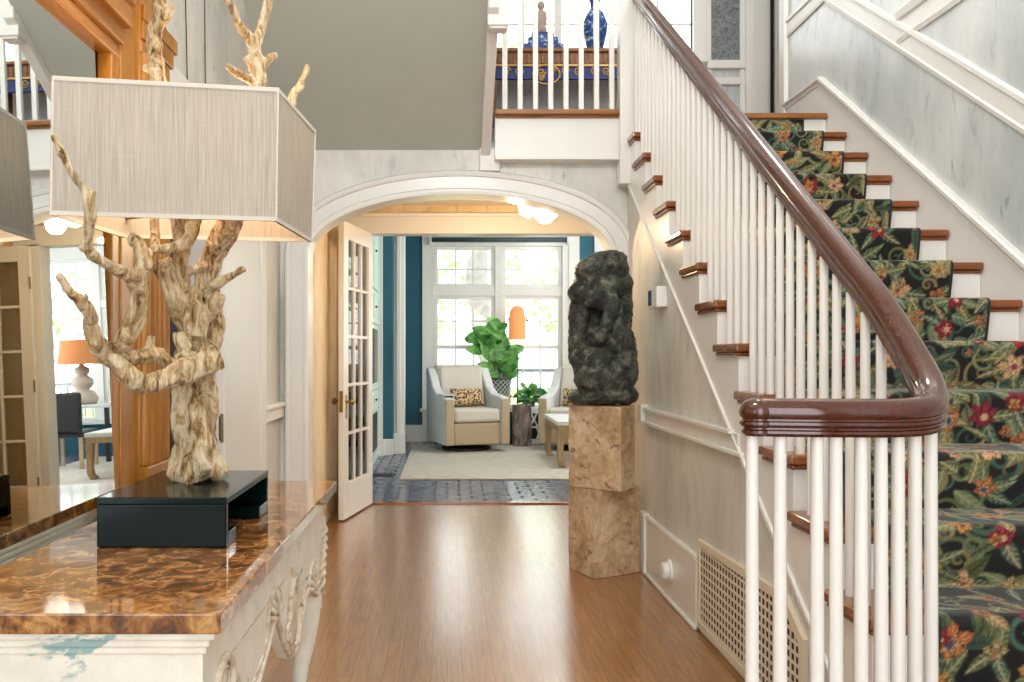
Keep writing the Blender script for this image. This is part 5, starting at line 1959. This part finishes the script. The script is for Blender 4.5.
# ------------------------------------------------------------------ outdoors
struct('ground_lawn', B().box(-14, 18, 12.6, 40, -0.5, -0.3), 'lawn')
dr_ = thing('deck_railing', 'grey outdoor railing beyond the far window', 'railing', (1, 13.6, -0.3), kind='thing')
obj('deck', B().box(-4, 7, 12.55, 13.8, -0.3, -0.1), 'stone_stool', dr_)
obj('top_rail', B().box(-4, 7, 13.58, 13.64, 0.98, 1.03).box(-4, 7, 13.59, 13.63, 0.08, 0.11), 'obscured_glass', dr_)
pk = B()
x = -1.0
while x < 4.6:
    pk.box(x - 0.008, x + 0.008, 13.602, 13.618, 0.1, 0.99)
    x += 0.125
obj('picket_infill', pk, 'obscured_glass', dr_)


def tree(label, x, y, tr, h, cr, n, seed, cz):
    t = thing('garden_tree', label, 'tree', (x, y, -0.3), 'garden trees beyond the window', 'thing')
    r = random.Random(seed)
    pts = [(x + 0.25 * math.sin(i * 1.1 + seed), y, -0.3 + h * i / 7) for i in range(8)]
    obj('trunk', B().tube(pts, [tr * (1 - 0.07 * i) for i in range(8)], 12, True, 0.3, seed), 'bark', t, True)
    b = B()
    for i in range(n):
        a, c = r.uniform(0, 2 * PI), r.uniform(-1, 1)
        rr = cr * r.uniform(0.3, 1.0) ** 0.5
        d = Vector((math.cos(a) * math.sqrt(1 - c * c), math.sin(a) * math.sqrt(1 - c * c), c))
        p = Vector((x, y, cz)) + Vector((d.x * rr, d.y * rr, d.z * rr * 0.75))
        if mnoise.noise(p * 0.9) < -0.12:
            continue
        s_ = r.uniform(0.08, 0.2)
        u = Vector((r.uniform(-1, 1), r.uniform(-1, 1), r.uniform(-1, 1))).normalized()
        w_ = u.orthogonal().normalized()
        vs = [b.bm.verts.new(q) for q in (p - u * s_, p + w_ * s_ * 0.5, p + u * s_, p - w_ * s_ * 0.5)]
        b.bm.faces.new(vs)
    obj('foliage', b, 'tree_leaf', t)
    return t


tree('thick grey garden trunk seen through the left sash of far window', 0.80, 17.0, 0.30, 7, 1.9, 700, 1, 6.2)
tree('airy pale green tree seen through the right sash of far window', 3.4, 21.0, 0.13, 6, 2.3, 1100, 2, 3.2)
tree('bushy pale green tree seen at left edge of far window', -1.6, 20.0, 0.13, 6, 2.2, 1100, 3, 2.8)
tree('garden tree outside the right-hand window, seen in the mirror', 8.2, 18.0, 0.2, 6, 2.4, 1100, 4, 3.0)

# ------------------------------------------------------------------ light
w = bpy.data.worlds.new('World')
sc.world = w
w.use_nodes = True
bg = w.node_tree.nodes['Background']
bg.inputs[0].default_value = (0.95, 0.98, 1.0, 1)
bg.inputs[1].default_value = 5.0


def light(kind, name, loc, energy, color=(1, 1, 1), size=1.0, size_y=None, rot=(0, 0, 0), rad=0.05):
    d = bpy.data.lights.new(name, kind)
    d.energy = energy
    d.color = color
    if kind == 'AREA':
        d.shape = 'RECTANGLE'
        d.size = size
        d.size_y = size_y or size
    else:
        d.shadow_soft_size = rad
    o = bpy.data.objects.new(name, d)
    col.objects.link(o)
    o.location = loc
    o.rotation_euler = rot
    return o


light('POINT', 'hall_fill_light', (0.05, 1.6, 3.5), 120, (1.0, 0.95, 0.9), rad=0.25)  # added fill for the hall, no chandelier is modelled
light('POINT', 'stair_fill_light', (1.75, 4.4, 4.7), 60, (1.0, 0.97, 0.93), rad=0.25)  # added fill high in the stairwell, without a fixture
light('POINT', 'vestibule_lamp_light', (0.45, 6.0, 2.12), 34, (1.0, 0.70, 0.40), rad=0.02)
light('POINT', 'garden_room_fill_light', (1.6, 9.6, 2.9), 80, (0.93, 0.97, 1.0), rad=0.3)  # added cool fill that boosts the daylight, no lamp hangs here
light('POINT', 'side_room_fill_light', (-2.2, 4.2, 2.1), 5, (0.95, 0.97, 1.0), rad=0.2)  # added weak fill behind the doorway, no lamp in that room
light('POINT', 'lamp_bulb_light', (cc.x - 0.10, cc.y - 0.02, cc.z + 0.07), 4, (1.0, 0.66, 0.40), rad=0.03)
light('POINT', 'lamp_bulb_light', (cc.x + 0.09, cc.y + 0.03, cc.z + 0.07), 4, (1.0, 0.66, 0.40), rad=0.03)
sun = bpy.data.lights.new('sun', 'SUN')
sun.energy = 4.0
sun.angle = 0.02
so = bpy.data.objects.new('sun', sun)
col.objects.link(so)
so.rotation_euler = (math.radians(-42), math.radians(18), 0)

# ------------------------------------------------------------------ camera
cam = bpy.data.cameras.new('Camera')
cam.sensor_width = 36
cam.lens = F * 36 / 1024
cam.shift_x = (512 - CX) / 1024
cam.shift_y = (CY - 341) / 1024
cam.clip_start = 0.05
co_ = bpy.data.objects.new('Camera', cam)
col.objects.link(co_)
co_.location = (0, 0, EYE)
co_.rotation_euler = (PI / 2, 0, 0)
sc.camera = co_

sc.view_settings.view_transform = 'Standard'
sc.view_settings.look = 'None'
sc.view_settings.exposure = 0.0
sc.view_settings.gamma = 1.0
sc.view_settings.use_curve_mapping = False
sc.cycles.max_bounces = 10
sc.cycles.diffuse_bounces = 5
sc.cycles.transparent_max_bounces = 16
sc.cycles.use_denoising = True
sc.cycles.sample_clamp_indirect = 6
